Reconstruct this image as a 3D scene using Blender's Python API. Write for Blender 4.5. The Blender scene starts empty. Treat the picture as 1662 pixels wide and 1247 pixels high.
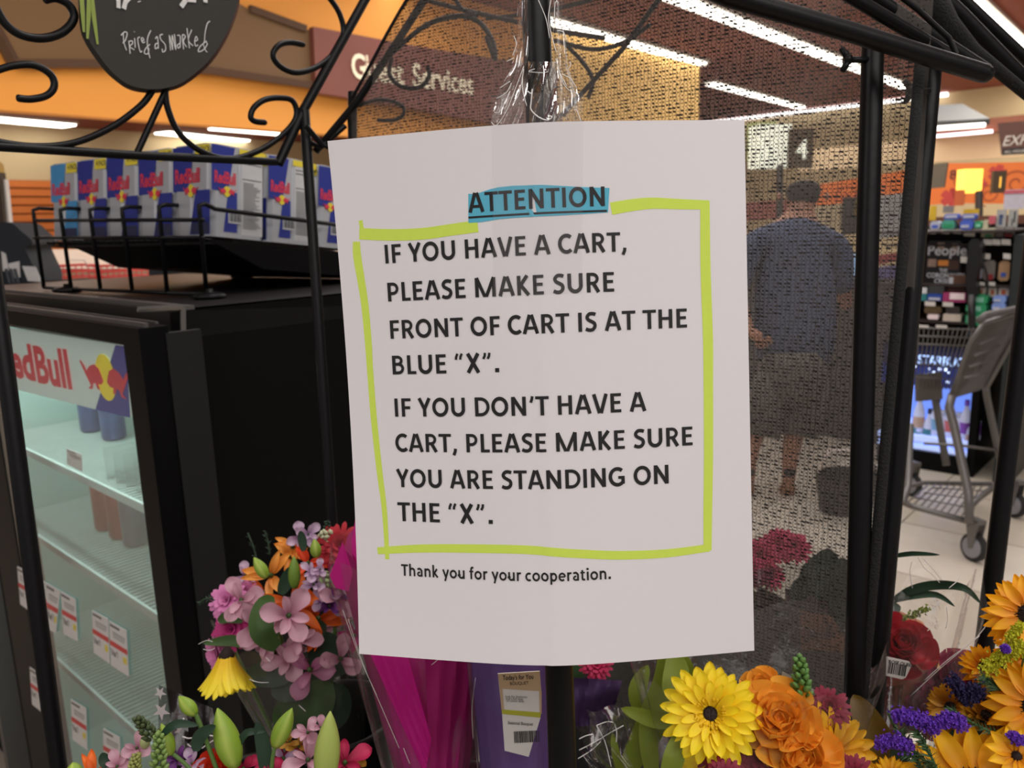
import bpy, bmesh, math, random
import numpy as np
from mathutils import Vector, Matrix
S = bpy.context.scene; COL = S.collection
V = Vector; R = random.Random(7); PI = math.pi
# ---------------- camera ----------------
F, CX, CY = 1300.0, 831.0, 623.5
CAM = V((0, 0, 1.5))
_z = V((-199, -6576.5, -1300)).normalized()
_y = (V((0, 0, 1)) - _z * _z.z).normalized()
_x = _y.cross(_z)
RW = Matrix((_x, _y, _z))                 # photo axes (right, down, forward) -> world
def cv(x, y, z): return RW @ V((x, y, z))
def P(px, py, d): return CAM + cv((px - CX) / F * d, (py - CY) / F * d, d)
def ray(px, py): return cv((px - CX) / F, (py - CY) / F, 1)
def PL(px, py, pl):
    r = ray(px, py); return CAM + r * ((pl[0] - CAM).dot(pl[1]) / r.dot(pl[1]))
def ZP(px, py, z): return PL(px, py, (V((0, 0, z)), V((0, 0, 1))))
cd = bpy.data.cameras.new('camera'); cam = bpy.data.objects.new('camera', cd); COL.objects.link(cam)
cd.sensor_width = 36; cd.lens = 36 * F / 1662; cd.clip_start = .02; cd.clip_end = 200
m = Matrix((RW.col[0], -RW.col[1], -RW.col[2])).transposed().to_4x4(); m.translation = CAM
cam.matrix_world = m; S.camera = cam
cd.dof.use_dof = True; cd.dof.focus_distance = .45; cd.dof.aperture_fstop = 15
# ---------------- light ----------------
w = bpy.data.worlds.new('world'); S.world = w; w.use_nodes = True
w.node_tree.nodes['Background'].inputs[0].default_value = (1, .965, .95, 1)
w.node_tree.nodes['Background'].inputs[1].default_value = .55
def area(loc, tgt, sx, sy, pw, col=(1, .97, .93)):
    l = bpy.data.lights.new('store_fill', 'AREA'); l.shape = 'RECTANGLE'; l.size = sx; l.size_y = sy; l.energy = pw; l.color = col
    o = bpy.data.objects.new('store_fill', l); o.location = loc; o.rotation_euler = (V(tgt) - V(loc)).to_track_quat('-Z', 'Y').to_euler(); COL.objects.link(o)
area((.9, -1.5, 3.3), (0, .6, 1.3), 3.2, 1.2, 58)  # fill light added behind the camera, aimed at the notice
area((-1.7, -.2, 3.4), (-.2, .8, 1.2), .8, 2.8, 30)
area((.6, .9, 3.5), (.4, .7, 1.2), 1.8, .7, 34)
area((1.5, 5, 3.5), (1.5, 5, 0), 5, 5, 210)
area((-5, 8, 3.5), (-5, 8, 0), 6, 5, 240)
area((5, 10, 3.5), (5, 10, 0), 6, 6, 240)
area((-1.2, 3.6, 2.5), (-1.8, 6.4, 3.6), 4, .5, 40, (1, .84, .55))
S.view_settings.view_transform = 'Standard'; S.view_settings.look = 'None'
S.view_settings.exposure = 0; S.view_settings.gamma = 1; S.view_settings.use_curve_mapping = False
S.cycles.use_denoising = True; S.cycles.max_bounces = 8; S.cycles.transparent_max_bounces = 24
S.cycles.sample_clamp_indirect = 4; S.cycles.caustics_refractive = False; S.cycles.caustics_reflective = False
# ---------------- materials ----------------
def lin(h):
    if isinstance(h, str): h = [int(h[i:i + 2], 16) / 255 for i in (0, 2, 4)]
    return [c / 12.92 if c <= .04045 else ((c + .055) / 1.055) ** 2.4 for c in h] + [1]
MC = {}
def mat(name, c, rough=.5, metal=0, var=.12, ns=40, em=0, alpha=1, c2=None, sub=0, bump=0, spec=.5, trans=0):
    """principled material with procedural mottling; c2: second colour along the 'g' attribute (petal base to tip)"""
    if name in MC: return MC[name]
    mt = bpy.data.materials.new(name); mt.use_nodes = True; nt = mt.node_tree; b = nt.nodes['Principled BSDF']
    N = lambda t: nt.nodes.new(t)
    col = N('ShaderNodeRGB'); col.outputs[0].default_value = lin(c); src = col.outputs[0]
    if c2:
        at = N('ShaderNodeAttribute'); at.attribute_name = 'g'; rp = N('ShaderNodeValToRGB')
        rp.color_ramp.elements[0].color = lin(c); rp.color_ramp.elements[1].color = lin(c2)
        rp.color_ramp.elements[0].position = .15; rp.color_ramp.elements[1].position = .75
        nt.links.new(at.outputs['Fac'], rp.inputs[0]); src = rp.outputs[0]
    tc = N('ShaderNodeTexCoord'); n = N('ShaderNodeTexNoise'); n.inputs['Scale'].default_value = ns; n.inputs['Detail'].default_value = 4
    nt.links.new(tc.outputs['Object'], n.inputs['Vector'])
    mr = N('ShaderNodeMapRange'); mr.inputs[3].default_value = 1 - var; mr.inputs[4].default_value = 1 + var; nt.links.new(n.outputs['Fac'], mr.inputs[0])
    hs = N('ShaderNodeHueSaturation'); nt.links.new(mr.outputs[0], hs.inputs['Value']); nt.links.new(src, hs.inputs['Color'])
    nt.links.new(hs.outputs[0], b.inputs['Base Color'])
    b.inputs['Roughness'].default_value = rough; b.inputs['Metallic'].default_value = metal; b.inputs['Alpha'].default_value = alpha
    b.inputs['Specular IOR Level'].default_value = spec
    if em: nt.links.new(hs.outputs[0], b.inputs['Emission Color']); b.inputs['Emission Strength'].default_value = em
    if bump:
        bp = N('ShaderNodeBump'); bp.inputs['Strength'].default_value = bump; bp.inputs['Distance'].default_value = .002
        nt.links.new(n.outputs['Fac'], bp.inputs['Height']); nt.links.new(bp.outputs[0], b.inputs['Normal'])
    if sub:
        tr = N('ShaderNodeBsdfTranslucent'); nt.links.new(hs.outputs[0], tr.inputs[0]); mx = N('ShaderNodeMixShader'); mx.inputs[0].default_value = sub
        nt.links.new(b.outputs[0], mx.inputs[1]); nt.links.new(tr.outputs[0], mx.inputs[2]); nt.links.new(mx.outputs[0], nt.nodes['Material Output'].inputs[0])
    MC[name] = mt; return mt
def clear(name, c, a, rough=.08, gloss=.5, bump=.6, ns=30):
    """thin clear film: mostly see-through, wrinkled gloss, faint tint"""
    if name in MC: return MC[name]
    mt = bpy.data.materials.new(name); mt.use_nodes = True; nt = mt.node_tree; nt.nodes.clear(); N = lambda t: nt.nodes.new(t)
    out = N('ShaderNodeOutputMaterial'); tr = N('ShaderNodeBsdfTransparent'); tr.inputs[0].default_value = (1, 1, 1, 1)
    df = N('ShaderNodeBsdfDiffuse'); df.inputs[0].default_value = lin(c); gl = N('ShaderNodeBsdfGlossy'); gl.inputs['Roughness'].default_value = rough
    m1 = N('ShaderNodeMixShader'); m1.inputs[0].default_value = a; nt.links.new(tr.outputs[0], m1.inputs[1]); nt.links.new(df.outputs[0], m1.inputs[2])
    fr = N('ShaderNodeFresnel'); fr.inputs[0].default_value = 1.45; mu = N('ShaderNodeMath'); mu.operation = 'MULTIPLY'; mu.inputs[1].default_value = gloss * 2
    nt.links.new(fr.outputs[0], mu.inputs[0])
    m2 = N('ShaderNodeMixShader'); nt.links.new(mu.outputs[0], m2.inputs[0]); nt.links.new(m1.outputs[0], m2.inputs[1]); nt.links.new(gl.outputs[0], m2.inputs[2])
    if bump:
        tc = N('ShaderNodeTexCoord'); n = N('ShaderNodeTexNoise'); n.inputs['Scale'].default_value = ns; n.inputs['Detail'].default_value = 5
        nt.links.new(tc.outputs['Object'], n.inputs['Vector']); bp = N('ShaderNodeBump'); bp.inputs['Strength'].default_value = bump; bp.inputs['Distance'].default_value = .01
        nt.links.new(n.outputs['Fac'], bp.inputs['Height']); nt.links.new(bp.outputs[0], gl.inputs['Normal']); nt.links.new(bp.outputs[0], fr.inputs['Normal'])
    nt.links.new(m2.outputs[0], out.inputs[0]); MC[name] = mt; return mt
# ---------------- mesh building ----------------
class MB:
    def __init__(s): s.v = []; s.f = []; s.g = []; s.sm = True
    def add(s, vs, fs, g=None):
        o = len(s.v); s.v += [tuple(p) for p in vs]; s.f += [tuple(i + o for i in f) for f in fs]; s.g += list(g) if g is not None else [0] * len(vs); return s
    def box(s, c, ax, ay, az):
        c, ax, ay, az = V(c), V(ax), V(ay), V(az); vs = [c + ax * i + ay * j + az * k for i in (-.5, .5) for j in (-.5, .5) for k in (-.5, .5)]
        return s.add(vs, [(0, 1, 3, 2), (4, 6, 7, 5), (0, 4, 5, 1), (2, 3, 7, 6), (0, 2, 6, 4), (1, 5, 7, 3)])
    def tube(s, pts, r, n=8, cap=True):
        pts = [V(p) for p in pts]; rs = r if isinstance(r, (list, tuple)) else [r] * len(pts)
        t0 = (pts[1] - pts[0]).normalized(); a = t0.orthogonal().normalized(); vs = []
        for i, p in enumerate(pts):
            t = (pts[min(i + 1, len(pts) - 1)] - pts[max(i - 1, 0)])
            t = t.normalized() if t.length > 1e-9 else t0
            a = (a - t * a.dot(t)); a = a.normalized() if a.length > 1e-6 else t.orthogonal().normalized(); b = t.cross(a)
            vs += [p + (a * math.cos(2 * PI * k / n) + b * math.sin(2 * PI * k / n)) * rs[i] for k in range(n)]
        fs = [(i * n + k, i * n + (k + 1) % n, (i + 1) * n + (k + 1) % n, (i + 1) * n + k) for i in range(len(pts) - 1) for k in range(n)]
        if cap: fs += [tuple(range(n))[::-1], tuple((len(pts) - 1) * n + k for k in range(n))]
        return s.add(vs, fs)
    def lathe(s, c, prof, n=20, up=(0, 0, 1), cap=True):
        up = V(up).normalized(); a = up.orthogonal().normalized(); b = up.cross(a); c = V(c)
        vs = [c + up * z + (a * math.cos(2 * PI * k / n) + b * math.sin(2 * PI * k / n)) * r for r, z in prof for k in range(n)]
        fs = [(i * n + k, i * n + (k + 1) % n, (i + 1) * n + (k + 1) % n, (i + 1) * n + k) for i in range(len(prof) - 1) for k in range(n)]
        if cap: fs += [tuple(range(n))[::-1], tuple((len(prof) - 1) * n + k for k in range(n))]
        return s.add(vs, fs)
    def prism(s, pts, off):
        """polygon extruded by vector off"""
        n = len(pts); pts = [V(p) for p in pts]; off = V(off)
        return s.add(pts + [p + off for p in pts], [tuple(range(n)), tuple(range(2 * n - 1, n - 1, -1))] + [(i, i + n, (i + 1) % n + n, (i + 1) % n) for i in range(n)])
    def grid(s, fn, nu, nv, g=None):
        vs = []; gs = []
        for j in range(nv + 1):
            for i in range(nu + 1):
                vs.append(fn(i / nu, j / nv)); gs.append(j / nv)
        fs = [(j * (nu + 1) + i, j * (nu + 1) + i + 1, (j + 1) * (nu + 1) + i + 1, (j + 1) * (nu + 1) + i) for j in range(nv) for i in range(nu)]
        return s.add(vs, fs, gs)
    def mesh(s, name, mt, smooth=None):
        me = bpy.data.meshes.new(name); me.from_pydata(s.v, [], s.f); me.materials.append(mt)
        at = me.attributes.new('g', 'FLOAT', 'POINT'); at.data.foreach_set('value', s.g)
        if smooth: me.polygons.foreach_set('use_smooth', [True] * len(me.polygons))
        return me
    def build(s, name, mt, parent=None, smooth=False, sharp=None):
        me = s.mesh(name, mt, smooth)
        if smooth and sharp: me.set_sharp_from_angle(angle=sharp)
        return link(name, me, parent)
def link(name, me, parent=None, mw=None):
    o = bpy.data.objects.new(name, me); COL.objects.link(o)
    if parent:
        o.parent = parent; o.matrix_parent_inverse = Matrix.Identity(4)
        if mw is None: mw = Matrix.Identity(4)
        o.matrix_local = WM[parent.name].inverted() @ mw
        WM[o.name] = mw
    else:
        if mw is not None: o.matrix_world = mw
        WM[o.name] = mw or Matrix.Identity(4)
    return o
WM = {}
def tag(o, label=None, cat=None, group=None, kind=None):
    if label: o['label'] = label
    if cat: o['category'] = cat
    if group: o['group'] = group
    if kind: o['kind'] = kind
    return o
def thing(name, label, cat, loc=(0, 0, 0), group=None):
    return tag(link(name, None, None, Matrix.Translation(V(loc))), label, cat, group)
def struct(name, mb, mt, **k): return tag(mb.build(name, mt, **k), kind='structure')
def copy_tree(o, delta, parent=None, **kw):
    c = o.copy(); COL.objects.link(c); mw = delta @ WM[o.name]
    c.parent = parent; c.matrix_parent_inverse = Matrix.Identity(4)
    if parent: c.matrix_local = WM[parent.name].inverted() @ mw
    else: c.matrix_world = mw
    WM[c.name] = mw
    for ch in list(o.children):
        if ch.name in WM: copy_tree(ch, delta, c)
    for k, v in kw.items(): c[k] = v
    return c
def spl(pts, n=8):
    """Catmull-Rom through points (tuples of any length)"""
    out = []; q = [pts[0]] + list(pts) + [pts[-1]]
    for i in range(1, len(q) - 2):
        for k in range(n):
            t = k / n; out.append(tuple(.5 * (2 * b + (c - a) * t + (2 * a - 5 * b + 4 * c - d) * t * t + (3 * b - a - 3 * c + d) * t ** 3) for a, b, c, d in zip(*q[i - 1:i + 3])))
    return out + [tuple(pts[-1])]
def ribbon2(pts, w, n=None):
    """2-D stroke of width w (number or list) as a quad strip: verts, faces"""
    vs = []; L = len(pts); ws = w if isinstance(w, (list, tuple)) else [w] * L
    for i, p in enumerate(pts):
        a = pts[max(i - 1, 0)]; b = pts[min(i + 1, L - 1)]; dx, dy = b[0] - a[0], b[1] - a[1]; l = math.hypot(dx, dy) or 1
        sc = 1
        if 0 < i < L - 1:
            d1 = V((p[0] - a[0], p[1] - a[1])); d2 = V((b[0] - p[0], b[1] - p[1]))
            if d1.length > 0 and d2.length > 0: sc = 1 / max(.5, math.cos(d1.angle(d2) / 2))
        h = ws[i] / 2 * sc; vs += [(p[0] - dy / l * h, p[1] + dx / l * h), (p[0] + dy / l * h, p[1] - dx / l * h)]
    return vs, [(2 * i, 2 * i + 1, 2 * i + 3, 2 * i + 2) for i in range(L - 1)]
TX = {}
def text2(body, size=1, bold=0, sx=1):
    """built-in font as 2-D triangles (verts, faces, width)"""
    k = (body, bold)
    if k not in TX:
        c = bpy.data.curves.new('t', 'FONT'); c.body = body; c.offset = bold; c.resolution_u = 3
        o = bpy.data.objects.new('t', c); COL.objects.link(o); dg = bpy.context.evaluated_depsgraph_get(); me = bpy.data.meshes.new_from_object(o.evaluated_get(dg))
        TX[k] = ([tuple(v.co[:2]) for v in me.vertices], [tuple(p.vertices) for p in me.polygons]); bpy.data.objects.remove(o); bpy.data.meshes.remove(me)
    vs, fs = TX[k]; x0 = min([v[0] for v in vs] or [0]); x1 = max([v[0] for v in vs] or [0])
    return [((x - x0) * size * sx, y * size) for x, y in vs], fs, (x1 - x0) * size * sx
class Plane:
    """a flat face seen in the photo: local metres <-> world, and photo pixels -> local metres"""
    def __init__(s, o, ex, ey): s.o = V(o); s.ex = V(ex).normalized(); s.ey = V(ey).normalized(); s.n = s.ex.cross(s.ey).normalized()
    def w(s, x, y, h=0): return s.o + s.ex * x + s.ey * y + s.n * h
    def px(s, px, py): p = PL(px, py, (s.o, s.n)) - s.o; return p.dot(s.ex), p.dot(s.ey)
    def off(s, h): return Plane(s.w(0, 0, h), s.ex, s.ey)
    def poly(s, mb, pts, th=.002, h=0): return mb.prism([s.w(x, y, h) for x, y in pts], s.n * th)
    def ppoly(s, mb, pp, th=.002, h=0, top=99): return s.poly(mb, [(q[0], min(q[1], top)) for q in [s.px(*p) for p in pp]], th, h)
    def flat(s, mb, vs, fs, h=0): return mb.add([s.w(x, y, h) for x, y in vs], fs)
    def text(s, mb, body, x, y, size, bold=0, sx=1, h=.0006, center=False, rot=0):
        vs, fs, wd = text2(body, size, bold, sx); dx = -wd / 2 if center else 0; c, q = math.cos(rot), math.sin(rot)
        return s.flat(mb, [(x + (a + dx) * c - b * q, y + (a + dx) * q + b * c) for a, b in vs], fs, h)
    def stroke(s, mb, pts, wd, h=.0006): vs, fs = ribbon2(pts, wd); return s.flat(mb, vs, fs, h)
    def rect(s, mb, x0, y0, x1, y1, th=.002, h=0): return s.poly(mb, [(x0, y0), (x1, y0), (x1, y1), (x0, y1)], th, h)
# store axes: the aisles run 43 degrees off the view
def hz(px, py): d = ray(px, py); d.z = 0; return d.normalized()
E1 = hz(2030, 334); E2 = V((-E1.y, E1.x, 0)); UP = V((0, 0, 1))
BLACK = mat('black_metal', '0d0d0f', .42, 0, var=.25, ns=120, bump=.15, spec=.22)
# ================= setting =================
CEIL = 3.6
def at12(a, b, z=0): return E1 * a + E2 * b + V((0, 0, z))
D1, D2 = 16.4, 17.0
mb = MB(); mb.box(at12(6, 5, CEIL + .1), E1 * 34, E2 * 30, UP * .2); struct('ceiling', mb, mat('ceiling_brown', '8a4636', .85, var=.06, ns=3))
mb = MB(); mb.box(at12(6, 5, -.1), E1 * 34, E2 * 30, UP * .19)
fl = struct('floor', mb, mat('grout', '8f877b', .8, ns=4))
TM = [mat('floor_tile_%d' % i, c, .28, var=.10, ns=6) for i, c in enumerate(('c2b8a8', 'b6ab9b', 'cbc2b3'))]
tms = []
T = .61
for mt in TM:
    b = MB(); b.box((0, 0, -.005), E1 * (T - .008), E2 * (T - .008), UP * .01); tms.append(b.mesh('floor_tile', mt))
far = MB(); nt_ = 0
for i in range(-2, 30):
    for j in range(-9, 28):
        c = at12(i * T + .1, j * T + .2, 0); q = c.x / c.y if c.y > .5 else 9
        if 2.0 < c.y < 9.5 and .0 < q < .85 and nt_ < 290: link('floor_tile', tms[R.choice((0, 0, 1, 2))], fl, Matrix.Translation(c)); nt_ += 1
        else: far.box(c - UP * .005, E1 * (T - .008), E2 * (T - .008), UP * .01)
tag(far.build('floor_tile_field', TM[0], fl), kind='stuff')
cream = mat('cream_wall_paint', 'd8c49c', .85, var=.05, ns=2)
mb = MB(); mb.box(at12(6, D2 + .1, CEIL / 2), E1 * 34, E2 * .2, UP * CEIL); struct('wall_left', mb, cream)
mb = MB(); mb.box(at12(D1 + .1, 3, CEIL / 2), E1 * .2, E2 * 30, UP * CEIL); struct('wall_right', mb, cream)
orange = mat('orange_paint', 'e09a48', .8, var=.05, ns=1)
# slatted orange panelling on the left wall
WL = Plane(at12(0, D2 - .02, 0), E1, UP)
tr = thing('slatted_wall_panel', 'orange slatted wall panelling below the cream wall behind the wire rack', 'wall panel', WL.w(*WL.px(120, 400)))
xa, ya = WL.px(10, 292); xb, yb = WL.px(560, 300)
mb = MB(); WL.rect(mb, xa, .3, xb, ya, .02); mb.build('backing_board', mat('slat_groove', '8a4a1c', .8), tr)
b = MB(); b.box((0, 0, 0), E1 * (xb - xa), E2 * .05, UP * .125); sm = b.mesh('slat', mat('orange_slat', 'e07f3a', .6, var=.06, ns=3)); y = ya - .07
while y > 1.0:
    link('slat', sm, tr, Matrix.Translation(WL.w((xa + xb) / 2, y, .03))); y -= .155
# orange soffit with brown band and department sign
DS = 5.7
SO = Plane(at12(0, DS, 0), E1, UP); xa = SO.px(-60, 200)[0]; xb = SO.px(890, 150)[0]; xc = SO.px(1135, 150)[0]; yb = SO.px(250, 197)[1]
mb = MB(); mb.box(SO.w((xa + xb) / 2, (yb + CEIL) / 2, -.06), E1 * (xb - xa), E2 * .12, UP * (CEIL - yb)); struct('trim_soffit', mb, orange)
mb = MB(); mb.box(SO.w((xb + xc) / 2, (yb + CEIL) / 2, -.061), E1 * (xc - xb), E2 * .12, UP * (CEIL - yb)); struct('trim_soffit', mb, mat('soffit_lit_yellow', 'e6bc70', .8, var=.05, ns=1))  # same soffit further right; the yellow light on it is put into the colour
band = thing('soffit_band', 'dark brown raised band across the orange soffit behind the chalkboard', 'wall panel', SO.w(*SO.px(200, 60)))
mb = MB(); SO.ppoly(mb, [(-80, -60), (12, 108), (190, 108), (330, 119), (500, 143), (760, 190), (885, 206), (885, 112), (700, 85), (480, 52), (390, 20), (250, -60)], .12, 0, CEIL - .01); mb.build('band_panel', mat('band_brown', '6b5238', .8, var=.05, ns=1), band)
mb = MB()
for L in ([(12, 108), (190, 108), (330, 119), (500, 143)], [(390, 20), (480, 52)], [(-80, -60), (12, 108)]):
    q = [SO.px(*p) for p in L]; mb.tube([SO.w(x, y, .13) for x, y in q], .035, 4)
mb.build('band_edge', mat('band_edge_brown', '4c3526', .8), band)
sg = thing('department_sign', 'maroon wall sign reading Guest Services in cream serif letters', 'sign', SO.w(*SO.px(560, 100)))
mb = MB(); SO.ppoly(mb, [(487, 50), (492, 155), (640, 178), (884, 222), (884, 118), (640, 78)], .06, .12); mb.build('sign_board', mat('maroon_board', '74423a', .7, ns=2), sg)
mb = MB(); x, y = SO.px(549, 131)
def serif(pl, mb, body, x, y, size):   # builtin letters thickened, with slab serifs under G and u
    return pl.text(mb, body, x, y, size, .03, .82, .19)
vs, fs, wd = text2('G', .27, .02, .8); SO.flat(mb, [(x + a, y + b) for a, b in vs], fs, .19)
SO.rect(mb, x + .125, y + .092, x + .2, y + .106, .002, .187); SO.rect(mb, x + .155, y + .14, x + .172, y + .19, .002, .187)
vs, fs, w2 = text2('uest', .27, .02, .85); SO.flat(mb, [(x + wd + .02 + a, y + b) for a, b in vs], fs, .19)
SO.rect(mb, x + wd + .005, y + .115, x + wd + .05, y + .128, .002, .187)
tag(mb.build('lettering', mat('cream_letters', 'e8dcc0', .6, em=.15), sg), kind='stuff'); mb = MB()
vs, fs, w3 = text2('Services', .27, .02, .85); SO.flat(mb, [(x + wd + w2 + .12 + a, y + b) for a, b in vs], fs, .19)
tag(mb.build('lettering', mat('cream_letters', 'e8dcc0', .6, em=.15), sg), kind='stuff')
# ceiling light rows
tube_m = mat('lit_tube', 'fff8ec', .5, em=6, var=0); housing = mat('light_housing', 'd9d4cc', .5)
def light(p, q, wpx, label, z=CEIL, name='ceiling_light'):
    a, b = ZP(*p, z - .03), ZP(*q, z - .03); u = (b - a).normalized(); s = u.cross(UP); wd = wpx
    t = thing(name, label, 'ceiling light', (a + b) / 2, 'fluorescent ceiling lights')
    mb = MB(); mb.box((a + b) / 2 + UP * .012, (b - a) + u * .06, s * (wd + .07), UP * .036); mb.build('housing', housing, t)
    mb = MB(); mb.box((a + b) / 2 - UP * .02, (b - a), s * wd, UP * .03); mb.build('diffuser', tube_m, t)
light((1080, -12), (1476, 142), .17, 'long ceiling light strip seen through the mesh beside the hanging bars')
light((880, 28), (1140, 102), .14, 'ceiling light strip seen through the mesh right of the taped pole top')
light((1153, 134), (1300, 173), .16, 'short ceiling light strip seen through the mesh above the white notice')
light((1500, -40), (1720, 140), .42, 'wide bright ceiling light strip beyond the top right bars of the stand')
light((1528, 162), (1551, 158), .2, 'small ceiling light right of the right-hand stand post')
light((1625, 153), (1700, 150), .2, 'small ceiling light at the right edge above the cream wall')
light((-40, 168), (182, 190), .3, 'upper ceiling light strip left, below the orange soffit')
light((-40, 189), (112, 203), .45, 'lower ceiling light strip left, cut by the frame edge')
light((345, 207), (465, 217), .3, 'upper ceiling light strip behind the right scroll of the frame')
light((262, 214), (395, 228), .4, 'lower ceiling light strip above the stacked drink packs')
# wall right: cornice light, olive header, mural
WR = Plane(at12(D1 - .05, 0, 0), -E2, UP)
t = thing('cornice_light', 'thin light line along the top of the far cream wall seen through the mesh', 'ceiling light', WR.w(*WR.px(1300, 182)))
x0, y0 = WR.px(1140, 203); x1, y1 = WR.px(1540, 160); mb = MB(); mb.box(WR.w((x0 + x1) / 2, CEIL - .05, .1), E2 * (x1 - x0), E1 * .1, UP * .06); mb.build('diffuser', mat('lit_cornice', 'ffffff', em=3, var=0), t)
# nearer header on the right
HR = Plane(at12(11.5, 0, 0), -E2, UP)
x0, y0 = HR.px(1500, 265); x1, _ = HR.px(1720, 265); yt = HR.px(1560, 222)[1]
mb = MB(); HR.rect(mb, HR.px(1300, 265)[0], y0, x1 + 3, yt, .1); struct('trim_header', mb, mat('pale_peach_paint', 'ecd3ad', .8, var=.04, ns=2))
mb = MB(); HR.rect(mb, HR.px(1520, 200)[0], yt, x1 + 3, HR.px(1600, 196)[1], .3); struct('trim_beam', mb, mat('beam_brown', '84503c', .8, ns=2))
t = thing('strip_light', 'pinkish strip light under the brown beam beside the express sign', 'ceiling light', HR.w(*HR.px(1575, 218)))
a, b = HR.px(1528, 223), HR.px(1621, 217); mb = MB(); mb.box(HR.w((a[0] + b[0]) / 2, (a[1] + b[1]) / 2, .33), E2 * (b[0] - a[0]), E1 * .05, UP * .035); mb.build('diffuser', mat('lit_pink', 'ffe6ee', em=2.5, var=0), t)
t = thing('light_canopy', 'grey sloped light canopy hanging below the brown ceiling on the right', 'ceiling light', P(1560, 195, 9))
q = [P(1490, 180, 9.8), P(1562, 177, 9.8), P(1606, 202, 8.6), P(1490, 208, 8.6)]
mb = MB(); mb.prism(q, UP * .06); mb.build('canopy_shell', mat('canopy_grey', '333433', .6), t)
a, b = P(1490, 211, 8.55), P(1598, 203, 8.55); mb = MB(); mb.tube([a, b], .025, 8); mb.build('tube', mat('lit_canopy_tube', 'fff8ec', em=2, var=0), t)
# express sign
EX = Plane(P(1622, 250, 6.5), -E2, UP)
t = thing('express_lane_sign', 'brown hanging sign reading EXPRESS in pale italic capitals', 'sign', P(1660, 200, 6.5))
mb = MB(); EX.ppoly(mb, [(1625, 252), (1619, 200), (1760, 188), (1766, 244)], .03, -.03); mb.build('sign_board', mat('sign_brown', '5c3a30', .6), t)
mb = MB(); x, y = EX.px(1627, 237); vs, fs, _ = text2('EXPRESS', .11, .01, .9); EX.flat(mb, [(x + a + b * .25, y + b) for a, b in vs], fs, .002)
x, y = EX.px(1630, 249); EX.text(mb, 'ALL HOUSEHOLD ITEMS', x, y, .03, .01, h=.004); tag(mb.build('lettering', mat('pale_letters', 'cfc6be', .6), t), kind='stuff')
mb = MB(); x, y = EX.px(1627, 252); EX.rect(mb, x, y, x + .7, y + .05, .002); mb.build('strip', mat('sign_strip', '1c1a1a', .5), t)
# mural banner
MU = Plane(at12(9.5, 0, 0), -E2, UP)
t = thing('mural_banner', 'long orange banner with darker floral swirls above the checkout lanes', 'banner', MU.w(*MU.px(1600, 298)))
mb = MB(); MU.ppoly(mb, [(1325, 300), (1325, 345), (1480, 336), (1540, 330), (1730, 332), (1730, 262), (1540, 265)], .03, -.03); mb.build('banner_cloth', mat('banner_orange', 'dc7433', .7, var=.1, ns=1.5), t)
mb = MB(); mbr = MB()
for px, py, r in ((1619, 281, .085), (1553, 317, .08), (1543, 321, .1), (1590, 300, .07)):
    x, y = MU.px(px, py)
    for k in range(5):
        a = k * 2 * PI / 5; MU.poly(mbr, [(x + math.cos(a + t2) * r * (1 if abs(t2) < .5 else .45) * (.3 if t2 in (-2, 2) else 1), y + math.sin(a + t2) * r * (1 if abs(t2) < .5 else .45)) for t2 in (-.9, -.4, 0, .4, .9)], .003)
    MU.poly(mbr, [(x + math.cos(a) * r * .6, y + math.sin(a) * r * .6) for a in [k * PI / 6 for k in range(12)]], .004)
    tag(mbr.build('flower_print', mat('banner_red', 'b8403a', .7), t), kind='stuff'); mbr = MB()
for px, py, s in ((1650, 297, 1), (1605, 316, .8), (1565, 290, .7), (1375, 320, 1)):
    x, y = MU.px(px, py); MU.stroke(mb, [(x + math.cos(a) * (.02 + a * .012) * s, y + math.sin(a) * (.02 + a * .012) * s) for a in [k * .35 for k in range(32)]], .015 * s, .005)
mb.build('swirl_print', mat('banner_dark', 'a04a2a', .7), t)
mb = MB(); x, y = MU.px(1541, 291); MU.text(mb, '8a', x, y, .13, .02, h=.004); mb.build('dark_print', mat('banner_brown', '5a2c20', .7), t)
# square dark sign left of banner
def slab(name, label, cat, pp, pl, th, mt, group=None, part='board'):
    t = thing(name, label, cat, pl.w(*pl.px(*pp[0])), group); mb = MB(); pl.ppoly(mb, pp, th, -th); mb.build(part, mt, t); return t
PD = Plane(P(1525, 285, 5.5), -E2, UP)
slab('hanging_sign', 'plain olive grey hanging panel between the mesh post and the orange banner', 'sign', [(1500, 268), (1538, 264), (1532, 304), (1500, 307)], PD, .03, mat('olive_board', '6a6152', .7))
# lane lights
def lane(num, px, py, d, h, label, lit, dark):
    t = thing('lane_light', label, 'lane sign', P(px, py + h * 2, d))
    pl = Plane(P(px, py, d), (E1 * .8 - E2 * .6), UP); s = d / F
    mb = MB(); mb.box(pl.w(-.1 * h * s, -.45 * h * s, -.04), pl.ex * h * s * .85, pl.n * h * s * .5, UP * h * s * 1.0); mb.build('lit_box', mat(lit[0], lit[1], em=lit[2], var=0), t)
    mb = MB(); mb.box(pl.w(.35 * h * s, -.55 * h * s, .12), pl.ex * h * s * .62, pl.n * .02, UP * h * s * .9); mb.build('number_plate', mat('plate_brown', dark, .6), t)
    mb = MB(); pl.text(mb, num, .35 * h * s, -.78 * h * s, h * s * .62, .02, h=.135, center=True); mb.build('numeral', mat('numeral_' + lit[0], lit[1], em=.8, var=0), t)
    mb = MB(); mb.tube([pl.w(.05 * h * s, -.9 * h * s, .02), P(px + 3, 520, d)], .022, 8); mb.build('pole', mat('pole_dark', '3a332e', .5), t)
lane('1', 1586, 276, 4.9, 38, 'lit lane light with a numeral 1 in front of the orange banner', ('lit_yellow', 'ffc04d', 2.2), '5b4a36')
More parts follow.
